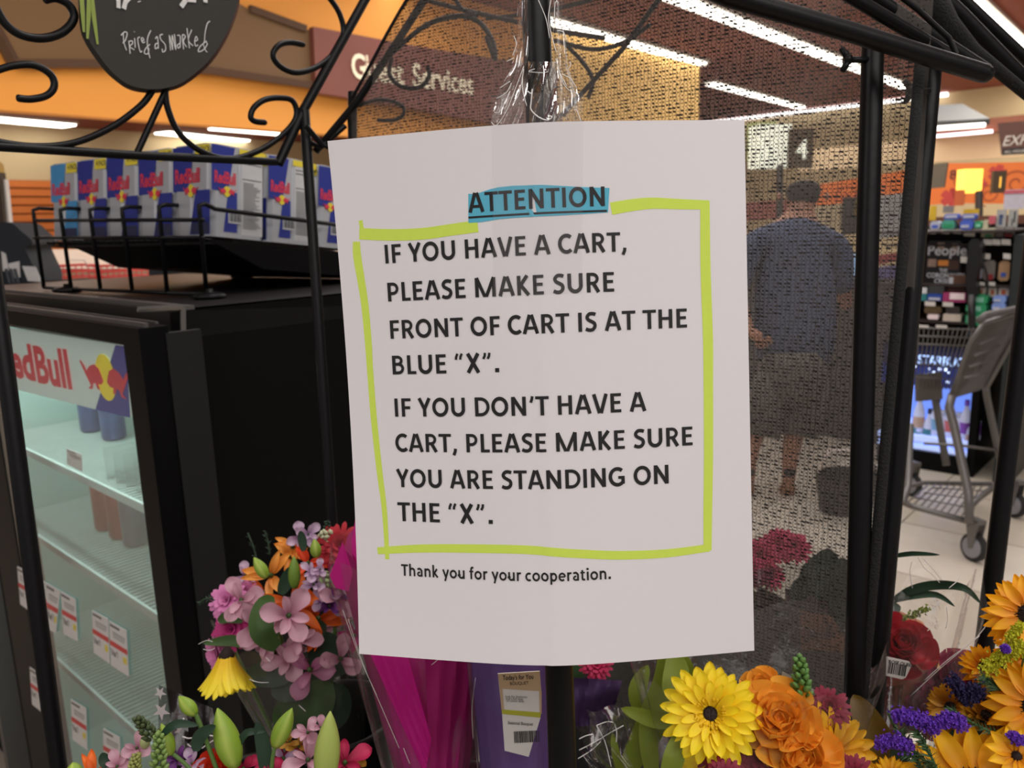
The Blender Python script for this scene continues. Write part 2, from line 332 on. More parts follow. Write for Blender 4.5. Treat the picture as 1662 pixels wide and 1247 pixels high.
lane('4', 1262, 206, 4.9, 68, 'lane light with a numeral 4 seen through the mesh above the man', ('lit_white', 'eef0dc', 1.0), '453e34')
# ================= the paper notice =================
PW, PH = 215.9, 279.4
_r = V((.08361, .10438, -.03588)); _Q = Matrix.Rotation(_r.length, 3, _r.normalized()); _t = V((17.318, 7.243, 431.735))
def paper(u, v, h=0):
    """sheet millimetres from its top left corner -> world; bowed over the pole behind it"""
    uc, w = 106.4, 26.8; b = 16.87 + (16.96 - 16.87) * v / PH
    k = math.sqrt(1 + (108 / w) ** 2) - 1; e = (PW - uc) if u >= uc else uc
    bm = b * (math.sqrt(1 + (e / w) ** 2) - math.sqrt(1 + ((u - uc) / w) ** 2)) / k
    a_, b_ = (u - PW / 2) / 108, (v - PH / 2) / 140
    z = -bm + 10 * (-.1829 * a_ * b_ - .5022 * b_ * b_ + .4794 * a_ * b_ * b_ + .0175 * a_ ** 3) - h
    p = _Q @ V((u - PW / 2, v - PH / 2, z)) + _t
    return CAM + cv(p.x / 1000, p.y / 1000, p.z / 1000)
notice = thing('paper_notice', 'white paper notice headed ATTENTION taped to the stand pole', 'notice', paper(107, 279, -3))
mb = MB(); N = 60
mb.grid(lambda a, b: paper(a * PW, b * PH), N, 40); mb.build('sheet', mat('white_paper', 'eeebef', .75, var=.012, ns=300), notice, True)
HW = {'STEM': 19.5}
def arc(cx, cy, rx, ry, a0, a1, n=14): return [(cx + rx * math.cos(math.radians(a0 + (a1 - a0) * i / n)), cy + ry * math.sin(math.radians(a0 + (a1 - a0) * i / n))) for i in range(n + 1)]
def vs_(x, y0=0, y1=100, w=19.5): return (w, [(x, y0), (x, y1)])
def hs_(y, x0, x1, w=15.5): return (w, [(x0, y), (x1, y)])
GL = {  # letter: (advance, strokes); cap height 100
 'I': (41.4, [vs_(20.7)]), 'H': (98, [vs_(21), vs_(77), hs_(52, 21, 77)]), 'E': (75.8, [vs_(21), hs_(7.7, 12, 68), hs_(92.3, 12, 68), hs_(52, 21, 63)]),
 'F': (71.3, [vs_(21), hs_(92.3, 12, 66), hs_(49, 21, 62)]), 'L': (65.6, [vs_(21), hs_(7.7, 12, 62)]), 'T': (76.9, [vs_(38.4), hs_(92.3, 2, 75)]),
 'A': (94, [(19, [(11.5, 0), (42.5, 100)]), (19, [(82.5, 0), (51.5, 100)]), hs_(30, 24, 70, 15)]), 'V': (88, [(19, [(11, 100), (40, 0)]), (19, [(77, 100), (48, 0)])]),
 'X': (85.6, [(20, [(14, 0), (71, 100)]), (20, [(14, 100), (71, 0)])]), 'Y': (80.7, [(19, [(11, 100), (39, 43)]), (19, [(70, 100), (42, 43)]), vs_(40.4, 0, 50)]),
 'K': (85, [vs_(21), (19, [(29, 50), (66, 100)]), (19, [(27, 56), (72, 0)])]), 'M': (135.7, [vs_(21), vs_(114.7), (18, [(21, 100), (63, 2)]), (18, [(114.7, 100), (72, 2)]), hs_(8, 59, 76, 16)]),
 'N': (102.4, [vs_(21), vs_(81.4), (19, [(21, 97), (81, 3)])]), 'O': (105, [(19, arc(52.5, 50, 37.5, 42.5, 0, 360, 30))]), 'C': (82, [(19, arc(49, 50, 36, 42.5, 50, 312, 22))]),
 'G': (99, [(19, arc(52, 50, 38.5, 42.5, 50, 318, 22)), vs_(82, 12, 50, 18), hs_(46, 56, 91)]), 'D': (97.8, [vs_(21), (17, [(14, 92)] + arc(44, 50, 41, 42, 90, -90, 16) + [(14, 8)])]),
 'P': (82.5, [vs_(21), (16, [(14, 92)] + arc(42, 67, 26, 25, 90, -90, 12) + [(21, 42)])]), 'R': (87.4, [vs_(21), (16, [(14, 92)] + arc(42, 69, 25, 23, 90, -90, 12) + [(21, 46)]), (19, [(46, 46), (73, 0)])]),
 'B': (87, [vs_(21), (15.5, [(14, 92)] + arc(43, 73, 22, 19, 90, -90, 10) + [(21, 54)]), (16, [(21, 54)] + arc(45, 31, 26, 23, 90, -90, 12) + [(14, 8)])]),
 'S': (73.4, [(18, spl([(63, 88), (48, 92.5), (30, 91), (18, 77), (23, 62), (40, 52), (55, 42), (58, 25), (47, 10), (28, 7), (9, 14)], 5))]),
 'U': (99.7, [(19.5, [(20, 100)] + arc(50, 38, 30, 30, 180, 360, 14) + [(80, 100)])]), ',': (40, [(17, [(22, 19), (20, 4), (11, -17)])]), '.': (41.5, [(22, [(20.7, 0), (20.7, 21)])]),
 '’': (38, [(15, [(24, 101), (22, 86), (15, 68)])]), '“': (66, [(13, [(14, 70), (16, 84), (24, 101)]), (13, [(38, 70), (40, 84), (48, 101)])]), '”': (66, [(13, [(24, 101), (22, 86), (14, 70)]), (13, [(48, 101), (46, 86), (38, 70)])]),
 ' ': (35.1, []), 'h': (83.4, [vs_(19, 0, 107, 18), (17, [(19, 46)] + arc(42, 46, 22, 20, 160, 0, 8) + [(64.5, 0)])]), 'n': (83.4, [vs_(19, 0, 73, 18), (17, [(19, 46)] + arc(42, 46, 22, 20, 160, 0, 8) + [(64.5, 0)])]),
 'a': (76.7, [(17, spl([(14, 62), (26, 67), (42, 66), (57, 52)], 4) + [(57, 0)]), (15, arc(37, 22, 21, 15, 80, 330, 12))]), 'k': (74, [vs_(19, 0, 107, 18), (17, [(27, 34), (57, 73)]), (17, [(26, 42), (63, 0)])]),
 'y': (73.6, [(17, [(11, 73), (39, 4)]), (17, [(64, 73), (38, 0), (29, -26)])]), 'o': (83.5, [(17, arc(41.7, 36, 28, 29, 0, 360, 20))]), 'u': (83.4, [(17, [(19, 73), (19, 27)] + arc(41, 27, 22, 20, 180, 350, 8)), vs_(64.5, 0, 73, 18)]),
 'f': (49, [(17, [(22, 0), (22, 84)] + spl([(23, 90), (30, 99), (46, 99)], 3)), hs_(66, 3, 44, 13)]), 'r': (55, [vs_(19, 0, 73, 18), (16, spl([(19, 46), (27, 60), (38, 66), (51, 64)], 4))]),
 'c': (65, [(17, arc(38, 36, 27, 29, 55, 305, 14))]), 'p': (83.4, [vs_(19, -27, 73, 18), (17, arc(43, 36, 24, 29, 150, -150, 16))]), 'e': (78, [(16, arc(40, 36, 27, 29, 0, 312, 18)), hs_(37, 15, 67, 12)]),
 't': (54, [(17, [(22, 88), (22, 20)] + spl([(24, 11), (34, 7), (47, 9)], 3)), hs_(66, 3, 46, 13)]), 'i': (38, [vs_(19, 0, 73, 18), (20, [(19, 86), (19, 104)])])}
def line_len(s): return sum(GL[c][0] for c in s)
def dens(pts, step):
    out = [pts[0]]
    for a, b in zip(pts, pts[1:]):
        n = max(1, int(math.hypot(b[0] - a[0], b[1] - a[1]) / step)); out += [(a[0] + (b[0] - a[0]) * i / n, a[1] + (b[1] - a[1]) * i / n) for i in range(1, n + 1)]
    return out
ink = mat('black_ink', '1b1a1c', .5, var=.05)
def paper_line(s, u0, v, u1, name='lettering', h=.35, yk=1.0):
    """u0/u1: where the first and last strokes begin and end (mm), v: baseline"""
    k = (u1 - u0) / (line_len(s) - 22); x = u0 / k - 11; mb = MB(); hh = 0
    for c in s:
        adv, st = GL[c]
        for wd, pts in st:
            hh += .002; vv, ff = ribbon2(dens(pts, 12), wd); mb.add([paper((x + a) * k, v - b * k * yk, h + hh % .03) for a, b in vv], ff)
        x += adv
    return mb.build(name, ink, notice)
vv = [41.8, 64.79, 84.92, 104.82, 124.17, 147.23, 166.45, 185.93, 204.69, 234.73]
for s, a, v, b in (('ATTENTION', 74.7, vv[0], 143.4), ('IF YOU HAVE A CART,', 26.9, vv[1], 153.5), ('PLEASE MAKE SURE', 26.9, vv[2], 146.5), ('FRONT OF CART IS AT THE', 26.9, vv[3], 183.5),
                   ('BLUE “X”.', 26.9, vv[4], 86), ('IF YOU DON’T HAVE A', 26.9, vv[5], 160.8), ('CART, PLEASE MAKE SURE', 26.9, vv[6], 185), ('YOU ARE STANDING ON', 26.6, vv[7], 172.3),
                   ('THE “X”.', 26.6, vv[8], 79.2), ('Thank you for your cooperation.', 27.0, vv[9], 140.5)):
    paper_line(s, a, v, b, yk=1.14 if s[0:3] == 'Tha' else 1.03)
mb = MB(); mb.grid(lambda a, b: paper(73.7 + a * 70.6, 43.7 + b * 1.0, .34), 24, 1); mb.build('underline', ink, notice)
def strokep(pts, w, h, mt, name):
    q = spl(pts, 6); q = dens(q, 3); vs, fs = ribbon2(q, w); mb = MB(); mb.add([paper(a, b, h) for a, b in vs], fs); return mb.build(name, mt, notice)
ye = mat('yellow_highlighter', 'd8f25e', .7, var=.04, ns=250); YE = 'highlighter_stroke'
strokep([(14.5, 41.5), (15.3, 50)], 2.2, .12, ye, YE)
strokep([(13.2, 48.4), (31.8, 50.2), (48.9, 50.7), (64.4, 49.7), (78.4, 48.8)], 6.0, .13, ye, YE)
strokep([(11.2, 52.4), (11.2, 60), (11.8, 70), (13.4, 86.3), (13.9, 106.9), (13.9, 121), (14.2, 147.4), (15.9, 176.3), (17.9, 200.0), (18.4, 226.2)], [4.6], .14, ye, YE) if 0 else None
def sw(pts, ws, h):
    q = spl([p + (w_,) for p, w_ in zip(pts, ws)], 6); vs, fs = ribbon2([a[:2] for a in q], [a[2] for a in q]); mb = MB(); mb.add([paper(a, b, h) for a, b in vs], fs); mb.build(YE, ye, notice)
sw([(11.2, 52.4), (10.9, 60), (12, 72), (13.2, 86.3), (13.7, 106.9), (13.7, 121), (14.2, 147.4), (15.9, 176.3), (17.9, 200.0), (18.4, 226.2)], [4, 4.6, 4.4, 4.2, 4, 3.6, 3.6, 3.4, 3, 2.4], .14)
sw([(12.8, 221.8), (35.9, 219.6), (62.9, 218.4), (95.2, 218.1), (120.1, 220.2), (144.8, 222.5), (169.7, 223.1), (193.0, 221.6)], [3.8, 4.4, 4.6, 4.6, 4.6, 4.6, 4.4, 4], .15)
sw([(146.4, 43.2), (158, 41.6), (168, 41.0), (181, 41.8), (196.6, 42.6)], [6.2, 6, 5.6, 5.2, 4.6], .13)
sw([(194.5, 40.6), (194.1, 74.3), (194.6, 111.0), (194.3, 133.3), (193.6, 170), (192.4, 205), (191.9, 223)], [4.8, 5.2, 5.2, 5, 4.8, 4.6, 4.2], .16)
bp = [(74.3, 32.3), (78.0, 32.8), (85.5, 30.7), (96.5, 29.9), (112.1, 30.3), (132.2, 32.1), (145.9, 32.9), (145.4, 37.5), (144.9, 38.2), (144.9, 45.0), (119.9, 45.8), (93.4, 45.8), (84, 46.9), (73.6, 46.9), (73.5, 41.7), (74.4, 39.4)]
top = spl(bp[:7], 6); bot = spl([bp[14], bp[13], bp[12], bp[11], bp[10], bp[9]], 6)
mb = MB()
def blue(a, b):
    def at(L, t): t *= len(L) - 1; i = min(int(t), len(L) - 2); f = t - i; return tuple(x + (y - x) * f for x, y in zip(L[i], L[i + 1]))
    tp = at([(74.3, 32.3), (78.0, 32.8), (85.5, 30.9), (90, 30.2), (97, 29.9), (112.1, 30.3), (120, 31), (132.2, 32.1), (145.9, 32.9)], a); bt = at([(73.5, 46.9), (80, 46.9), (90, 46), (97, 45.8), (108, 45.8), (119.9, 45.8), (132, 45.5), (144.8, 45.0)], a)
    return paper(tp[0] + (bt[0] - tp[0]) * b, tp[1] + (bt[1] - tp[1]) * b, .17)
mb.grid(blue, 32, 3); mb.build('highlighter_patch', mat('blue_highlighter', '5cbcd9', .7, var=.06, ns=200), notice)
# tape strip over the sheet
film = clear('clear_tape', 'd8d4d8', .06, .2, .12, .2, 60)
tape = thing('clear_tape_wrap', 'crumpled clear packing tape holding the notice to the pole', 'tape', paper(110, 0, 2))
mb = MB(); mb.grid(lambda a, b: paper(88.8 - b * 4 + a * 45.5, -14 + b * 99, .6 + (1.2 * math.sin(b * 9) ** 2 if b < .14 else 0)), 24, 24); mb.build('tape_strip', film, tape, True)
# ================= flower stand =================
stand = thing('flower_stand', 'black metal flower display stand with scrollwork gables and tube posts', 'flower stand', (0, .7, 0))
def rod(name, pts, wpx, n=12, mt=BLACK, parent=None, cap=False):
    """round bar through photo points given as (px, py, distance), wpx: its width in the photo at the first point"""
    r = wpx * pts[0][2] / F / 2; q = [P(*p) for p in pts]
    mb = MB(); mb.tube(q, r, n)
    if cap:
        d = (q[-1] - q[-2]).normalized(); mb.lathe(q[-1], [(r, 0), (r * .92, r * .5), (r * .6, r * .9), (r * .05, r * 1.05)], n, d)
    return mb.build(name, mt, parent or stand, True, .9)
def down(p, q, z):
    """continue the line p->q to height z"""
    a, b = P(*p), P(*q); t = (z - b.z) / (b.z - a.z); return b + (b - a) * t
def post(name, p, q, wpx, z=.02):
    a, b = P(*p), P(*q); e = down(p, q, z); r = wpx * p[2] / F / 2; mb = MB(); mb.tube([a, b, V((b.x + (e.x - b.x) * .2, b.y + (e.y - b.y) * .2, z))], r, 14); mb.lathe((b.x + (e.x - b.x) * .2, b.y + (e.y - b.y) * .2, 0), [(r * 1.5, 0), (r * 1.5, .012), (r * 1.1, .03)], 14)
    mb.build(name, BLACK, stand, True, .9)
post('post', (868, -40, .475), (915, 1300, .475), 46)       # the pole behind the notice
post('post', (-30, 300, .76), (100, 1290, .74), 27)
post('post', (494, 180, 1.02), (556, 1100, 1.0), 17)
post('post', (1417, 60, .64), (1384, 1290, .63), 35)
post('post', (1514, 90, .68), (1414.5, 1180, .66), 31)
post('post', (1716, 80, .74), (1590.7, 1110, .74), 29)
rod('post', [(572, 150, 1.06), (572, 240, 1.06)], 15)
# left gable: one flat panel of scrolls
GP0 = P(448, 265, 1.0); GN = E2
def gp(px, py): return PL(px, py, (GP0, GN))
def gbar(name, pts, r, spline=False, n=10):
    q = spl(pts, 6) if spline else pts; w = [gp(*p) for p in q]; rr = [r] * len(w)
    if spline: rr[0] = r * .9; rr[-1] = r * .75
    mb = MB(); mb.tube(w, rr, n); mb.build(name, BLACK, stand, True, .9)
gbar('rail', [(-60, 234), (0, 238), (200, 251), (448, 263)], .0048)
gbar('rafter', [(452, 266), (492, 180), (600, -14)], .0062)
gbar('strut', [(220, 254), (272, 140)], .0036)
SC = .0036
gbar('scroll', [(-60, 215), (0, 231), (60, 238), (120, 232), (180, 207), (228, 172), (248, 146)], SC, True)
gbar('scroll', [(268, 142), (272, 175), (290, 215), (325, 245), (370, 258), (415, 247), (455, 222), (480, 192), (476, 165), (455, 159), (430, 162), (412, 175), (407, 190), (414, 197), (432, 199)], SC, True)
gbar('scroll', [(526, -15), (550, 20), (557, 55), (540, 88), (512, 110), (480, 118), (455, 108), (443, 90), (452, 74), (470, 69), (494, 73)], SC, True)
gbar('scroll', [(-60, 120), (-20, 118), (20, 107), (55, 106), (82, 121), (88, 140), (76, 155), (50, 161), (27, 159)], SC, True)
gbar('scroll', [(-30, -40), (-8, 10), (10, 40), (35, 57), (70, 62), (102, 52), (120, 30), (112, 8), (90, -3), (71, 0)], .0042, True)
# back gable behind the shade cloth
def bar(name, pts, wpx, spline=False):
    q = spl(pts, 6) if spline else pts; r = wpx * pts[0][2] / F / 2; mb = MB(); mb.tube([P(*p) for p in q], r, 8); mb.build(name, BLACK, stand, True, .9)
bar('rafter', [(700, -18, .97), (640, 75, .99), (580, 165, 1.02), (512, 246, 1.04)], 13)
bar('scroll', [(690, 0, 1.03), (760, 18, 1.0), (860, 40, .95), (905, 50, .92), (980, 62, .88)], 7, True)
bar('scroll', [(632, 90, 1.06), (690, 42, 1.04), (745, 26, 1.02), (780, 38, 1.0), (800, 70, .99), (803, 95, .98), (790, 60, .99)], 8, True)
bar('scroll', [(636, 95, 1.06), (632, 120, 1.06), (650, 140, 1.05), (680, 142, 1.05), (696, 125, 1.05), (694, 108, 1.05)], 7, True)
bar('scroll', [(572, 175, 1.07), (615, 162, 1.07), (650, 170, 1.06), (655, 185, 1.06), (640, 195, 1.06), (612, 195, 1.06)], 6, True)
bar('rafter', [(1082, -18, .84), (1010, 80, .88), (914, 185, .93), (830, 235, .97), (728, 300, 1.02)], 9)
bar('scroll', [(915, 70, .93), (945, 100, .92), (962, 130, .92), (955, 158, .92)], 7, True)
bar('scroll', [(900, 65, .93), (960, 80, .9), (1010, 70, .88), (1055, 40, .86)], 7, True)
bar('scroll', [(735, -10, 1.0), (750, 15, 1.0), (775, 25, .99)], 7, True)
bar('strut', [(790, 30, 1.0), (870, 22, .95), (960, 0, .9)], 7)
# clamp by the left post
rod('clamp', [(497, 205, 1.0), (525, 238, 1.02)], 9); rod('clamp', [(560, 205, 1.05), (520, 240, 1.03), (505, 232, 1.02)], 8); rod('clamp', [(518, 232, 1.02), (540, 243, 1.03), (580, 247, 1.05)], 7)
# roof bars on the right
rod('roof_bar', [(1090, -46, .56), (1180, -6, .57), (1380, 52, .59), (1596, 119, .61)], 33, 18, cap=True)
rod('roof_bar', [(1330, -36, .615), (1440, 30, .625), (1545, 92, .635)], 22, 14)
rod('roof_bar', [(1380, -30, .635), (1500, 50, .65), (1600, 115, .66)], 24, 14)
rod('roof_bar', [(1490, -40, .74), (1560, 25, .75), (1700, 170, .77)], 26, 14)
rod('roof_bar', [(1430, -30, .605), (1490, 16, .61), (1540, 62, .62), (1552, 88, .62)], 9, 10)
rod('roof_bar', [(1520, -40, .78), (1700, 130, .8)], 20, 12)
# wing bolts
def wing(px, py, d, s, label=None):
    c = P(px, py, d); k = d / F * s; rt = cv(1, 0, 0); dn = cv(0, 1, 0); mb = MB()
    mb.tube([c + rt * 26 * k, c], 4 * k, 8); mb.lathe(c + rt * 4 * k, [(6 * k, 0), (7 * k, 4 * k), (6 * k, 9 * k)], 10, -rt)
    for sg_ in (-1, 1): mb.tube([c, c + (dn * sg_ * 8 - rt * 3) * k, c + (dn * sg_ * 15 - rt * (9 if sg_ < 0 else 7)) * k], [4.2 * k, 4.6 * k, 3.4 * k], 8)
    mb.build('wing_bolt', BLACK, stand, True)
wing(1376, 97, .635, 1.25); wing(1478, 148, .66, 1.2)
# tier shelf of the stand that carries the buckets, below the frame
mb = MB(); TC = V((.0, .72, .0)); mb.box((.12, .68, .72), (.86, 0, 0), (0, .66, 0), (0, 0, .03)); mb.build('tier_shelf', BLACK, stand)
for sx in (-.28, .52):
    for sy in (.38, .98): b = MB(); b.tube([(sx, sy, 0), (sx, sy, .71)], .012, 8); b.build('leg', BLACK, stand, True)
# ---------- shade cloth ----------
A_, B_ = P(562, 200, 1.045), P(1500, 200, .635)
cl = thing('shade_cloth', 'black knitted shade mesh stretched behind the notice between the stand posts', 'mesh cloth', (A_ + B_) / 2 + V((0, 0, -.9)))
h0 = V((B_.x - A_.x, B_.y - A_.y, 0)); Lc = h0.length; hx = h0.normalized(); hn = hx.cross(UP)
def clw(s, z):   # sheet point: s metres along, z height; a gentle fold field
    f = .006 * math.sin(s * 19 + z * 3) + .004 * math.sin(s * 41 - z * 9) * math.exp(-((s - Lc * .9) / .2) ** 2) * .3
    return V((A_.x, A_.y, 0)) + hx * s + UP * z + hn * f
pa = PL(562, 170, (A_, hn)); ztop = P(700, -40, .98).z + .12; zb = .86
def left_edge(z):
    if z < pa.z: return 0
    p2 = PL(680, -15, (A_, hn)); s2 = (p2 - pa).dot(hx); return (z - pa.z) / (p2.z - pa.z) * s2
mb = MB(); nz = 60
for j in range(nz):
    z0, z1 = zb + (ztop - zb) * j / nz, zb + (ztop - zb) * (j + 1) / nz; e0, e1 = left_edge(z0), left_edge(z1); o = len(mb.v)
    mb.grid(lambda a, b: clw((e0 + (e1 - e0) * b) + (Lc - (e0 + (e1 - e0) * b)) * a, z0 + (z1 - z0) * b), 40, 1)
veil = bpy.data.materials.new('cloth_fibre_veil'); veil.use_nodes = True; nt = veil.node_tree; bb = nt.nodes['Principled BSDF']; bb.inputs['Base Color'].default_value = lin('7d7873'); bb.inputs['Roughness'].default_value = .9; bb.inputs['Specular IOR Level'].default_value = 0
tc = nt.nodes.new('ShaderNodeTexCoord'); nn = nt.nodes.new('ShaderNodeTexNoise'); nn.inputs['Scale'].default_value = 60; nt.links.new(tc.outputs['Object'], nn.inputs['Vector'])
mr = nt.nodes.new('ShaderNodeMapRange'); mr.inputs[3].default_value = .38; mr.inputs[4].default_value = .58; nt.links.new(nn.outputs['Fac'], mr.inputs[0]); nt.links.new(mr.outputs[0], bb.inputs['Alpha'])
tag(mb.build('fibre_web', veil, cl, True), kind='stuff')
pitch, row = .0039, .0034; vs = []; fs = []
ncol = int(Lc / pitch); nrow = int((ztop - zb) / row); th = .0006
for i in range(ncol):
    s = i * pitch + R.uniform(-.0003, .0003); prev = None
    for j in range(nrow * 2 + 1):
        z = zb + j * row / 2
        if s < left_edge(z) - .002: prev = None; continue
        ss = s + (.0007 if j % 2 else -.0007) + R.uniform(-.0004, .0004); p = clw(ss, z); a = len(vs)
        vs += [p - hx * th / 2, p + hx * th / 2]
        if prev is not None: fs.append((prev, prev + 1, a + 1, a))
        prev = a
        if j % 2 == 0:
            q = clw(s + pitch * .5 + R.uniform(-.0006, .0006), z + R.uniform(-.0003, .0003)); a = len(vs); wx = pitch * R.uniform(.15, .55); wz = row * R.choice((.06, .12, .2, .3, .36))
            vs += [q - hx * wx - UP * wz * .4, q + hx * wx * .8 - UP * wz, q + hx * wx + UP * wz * .5, q - hx * wx * .7 + UP * wz]; fs.append((a, a + 1, a + 2, a + 3))
me = bpy.data.meshes.new('knit_threads'); me.from_pydata([tuple(v) for v in vs], [], fs); me.materials.append(mat('black_thread', '0b0b0c', .9, var=.3)); tag(link('knit_threads', me, cl), kind='stuff')
# hemmed strip of cloth rolled on the right post and along the left edge
mb = MB()
for k in range(2): mb.tube([clw(left_edge(z) + .002 * k, z) + hn * .002 for z in [zb + (ztop - zb) * i / 50 for i in range(51)]], .0016, 6)
mb.build('left_hem', mat('black_thread', '0b0b0c'), cl)
mb = MB(); mb.tube([P(1495 - (y - 90) * .0915, y, .628) for y in (90, 500, 900, 1180)], .0044, 8); mb.build('rolled_hem', mat('rough_cloth', '1a1a1a', .95, var=.6, ns=500, bump=1), cl, True)
mb = MB(); mb.tube([P(1478, -30, .73), P(1515, 5, .725), P(1540, 40, .72), P(1580, 82, .72), P(1690, 172, .73)], [.013, .013, .009, .006, .005], 10)
mb.build('gathered_top', mat('rough_cloth', '1a1a1a', .95, var=.6, ns=500, bump=1), cl, True)
# ---------- tape wrap on the pole ----------
gp_ = clear('crumpled_film', 'dad6cf', .06, .16, .16, .35, 40)
def pw(px, py, d=.455): return P(px, py, d)
tn = bpy.data.materials  # (clear film pieces below)
mb = MB(); c0 = lambda a, b: P(857 + 2 * b + 45 * a, 100 + 100 * b, .447 + .02 * abs(a - .5) * 2 - .004 * math.sin(a * 9 + b * 7)); mb.grid(c0, 14, 16); mb.build('wound_film', clear('glossy_wrap', '303034', .03, .10, .22, .25, 50), tape, True)
def wing_film(pts, name='loose_film'):
    """crumpled flap: quads between two edges given as photo points"""
    L, Rr = pts; mb = MB(); n = len(L) - 1
    def fn(a, b):
        t = b * n; i = min(int(t), n - 1); f = t - i
        l = [x + (y - x) * f for x, y in zip(L[i], L[i + 1])]; r = [x + (y - x) * f for x, y in zip(Rr[i], Rr[i + 1])]
        q = [x + (y - x) * a for x, y in zip(l, r)]; return P(q[0], q[1], q[2] + .004 * math.sin(a * 11 + b * 5) + .003 * math.sin(b * 17 + a * 4))
    mb.grid(fn, 12, 24); mb.build(name, gp_, tape, True)
wing_film(([(842, -20, .47), (838, 60, .46), (830, 110, .45), (808, 150, .44), (797, 198, .435)], [(856, -20, .46), (858, 60, .455), (858, 100, .45), (856, 150, .45), (842, 205, .44)]))
wing_film(([(898, -20, .46), (898, 60, .46), (900, 110, .455), (902, 150, .45), (905, 200, .45)], [(910, -20, .47), (915, 40, .465), (922, 110, .46), (942, 160, .455), (945, 200, .45)]))
glint = mat('crease_glint', 'dcdad8', .15, var=0, spec=1, em=0)  # pale tubes stand in for highlights along the film creases
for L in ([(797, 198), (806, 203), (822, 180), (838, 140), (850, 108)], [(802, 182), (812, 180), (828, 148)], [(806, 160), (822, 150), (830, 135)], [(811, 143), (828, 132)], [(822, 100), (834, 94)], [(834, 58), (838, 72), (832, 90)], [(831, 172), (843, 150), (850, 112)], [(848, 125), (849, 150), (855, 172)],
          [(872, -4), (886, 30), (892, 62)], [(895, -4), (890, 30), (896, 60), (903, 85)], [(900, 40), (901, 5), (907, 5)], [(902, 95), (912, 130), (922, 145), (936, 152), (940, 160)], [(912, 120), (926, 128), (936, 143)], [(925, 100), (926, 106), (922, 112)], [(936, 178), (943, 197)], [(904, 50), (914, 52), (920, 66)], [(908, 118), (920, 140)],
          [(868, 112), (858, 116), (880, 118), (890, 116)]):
    mb = MB(); mb.tube([P(a, b, .438) for a, b in spl(L, 5)], .00024, 5); tag(mb.build('crease_glint', glint, tape, True))
mb = MB(); mb.tube([P(a, b, .441) for a, b in spl([(856, 148), (862, 152), (864, 145), (862, 165), (862, 178), (874, 190), (888, 195), (896, 190), (890, 188)], 6)], .0004, 6); mb.build('crease_glint', glint, tape, True)
# ---------- chalkboard disc ----------
SGN = Plane(gp(262, 20) - E2 * .012, E1, UP)      # in front of the gable panel
if (CAM - SGN.o).dot(SGN.n) < 0: SGN = Plane(SGN.o, E1, UP)
edge = [SGN.px(*p) for p in ((134, -12), (137, 40), (145, 65), (162, 92), (183, 118), (208, 137), (235, 144), (262, 144), (290, 137), (318, 118), (342, 95), (362, 65), (378, 30), (388, -12))]
cxs = sum(e[0] for e in edge) / len(edge); top = [(edge[-1][0] + .004, edge[-1][1] + .05), (edge[-1][0] - .02, edge[-1][1] + .12), (cxs, edge[0][1] + .17), (edge[0][0] + .02, edge[0][1] + .12), (edge[0][0] - .004, edge[0][1] + .05)]
out = spl(edge + top + [edge[0]], 4)[:-1]
ch = thing('chalkboard_sign', 'dark oval chalkboard sign reading Priced as marked hung in the scrollwork', 'sign', SGN.w(*SGN.px(250, 144)))
sgn = 1 if (CAM - SGN.o).dot(SGN.n) > 0 else -1

mb = MB(); mb.prism([SGN.w(x, y, 0) for x, y in out], SGN.n * -.012 * sgn + E1 * .0); mb.build('board', mat('chalkboard_black', '33322f', .8, var=.08, ns=60), ch, True, .6)
mb = MB(); mb.prism([SGN.w(x + .0075 + (x - cxs) * .01, y - .001, -.0125 * sgn) for x, y in out], SGN.n * -.008 * sgn); mb.build('wood_rim', mat('rim_wood', '5a3a2c', .6, ns=30), ch, True, .6)
chalk = mat('white_chalk', 'd8d8d6', .9, var=.15, ns=900)
mb = MB()
def zp(x, y): return SGN.px(100 + x * 300 / 1662, y * 300 / 1662)
def st(pts, w=.0010, s=True):
    q = [zp(*p) for p in pts]; SGN.stroke(mb, spl(q, 5) if s else q, w, .0012 * sgn)
for L in ([(580, 455), (555, 380), (550, 300)], [(530, 320), (560, 290), (585, 300), (570, 360), (545, 390)], [(612, 485), (600, 370)], [(600, 375), (630, 370), (632, 395), (608, 420), (650, 450)], [(652, 345), (658, 432)], [(648, 285), (650, 290)], [(700, 335), (680, 350), (690, 420), (705, 470), (718, 458)],
          [(712, 372), (735, 360), (722, 340), (712, 355), (725, 385), (745, 378)], [(798, 275), (770, 340), (768, 420), (790, 525)], [(790, 400), (750, 440), (740, 480), (770, 485), (780, 440), (760, 425)],
          [(838, 350), (858, 335), (866, 440)], [(862, 390), (838, 400), (838, 440), (862, 425)], [(905, 310), (880, 320), (890, 360), (925, 400), (930, 450), (905, 470), (900, 440)],
          [(975, 455), (965, 320), (995, 450)], [(995, 450), (990, 320), (1022, 448), (1010, 310)], [(1035, 320), (1062, 330), (1060, 430)], [(1060, 390), (1035, 410), (1045, 435), (1062, 415)], [(1092, 445), (1082, 320), (1108, 330), (1090, 375), (1120, 425)], [(1145, 435), (1122, 255)], [(1165, 270), (1135, 360), (1178, 415)],
          [(1188, 375), (1218, 360), (1205, 330), (1192, 370), (1200, 415), (1222, 405)], [(1330, 192), (1305, 215), (1285, 300), (1280, 370), (1270, 400), (1290, 455), (1305, 470)], [(1300, 370), (1240, 420), (1225, 465), (1270, 450), (1305, 395), (1275, 370)]): st(L)
for L, w in (([(505, -40), (508, 75)], .004), ([(605, -20), (570, 20), (555, 82)], .0045), ([(692, 12), (696, 20)], .004), ([(1130, -30), (1100, 20), (1070, 62)], .005), ([(1120, 5), (1205, 12)], .003), ([(1285, -20), (1290, 25)], .005)): st(L, w, False)
mb.build('chalk_lettering', chalk, ch)
mb = MB()
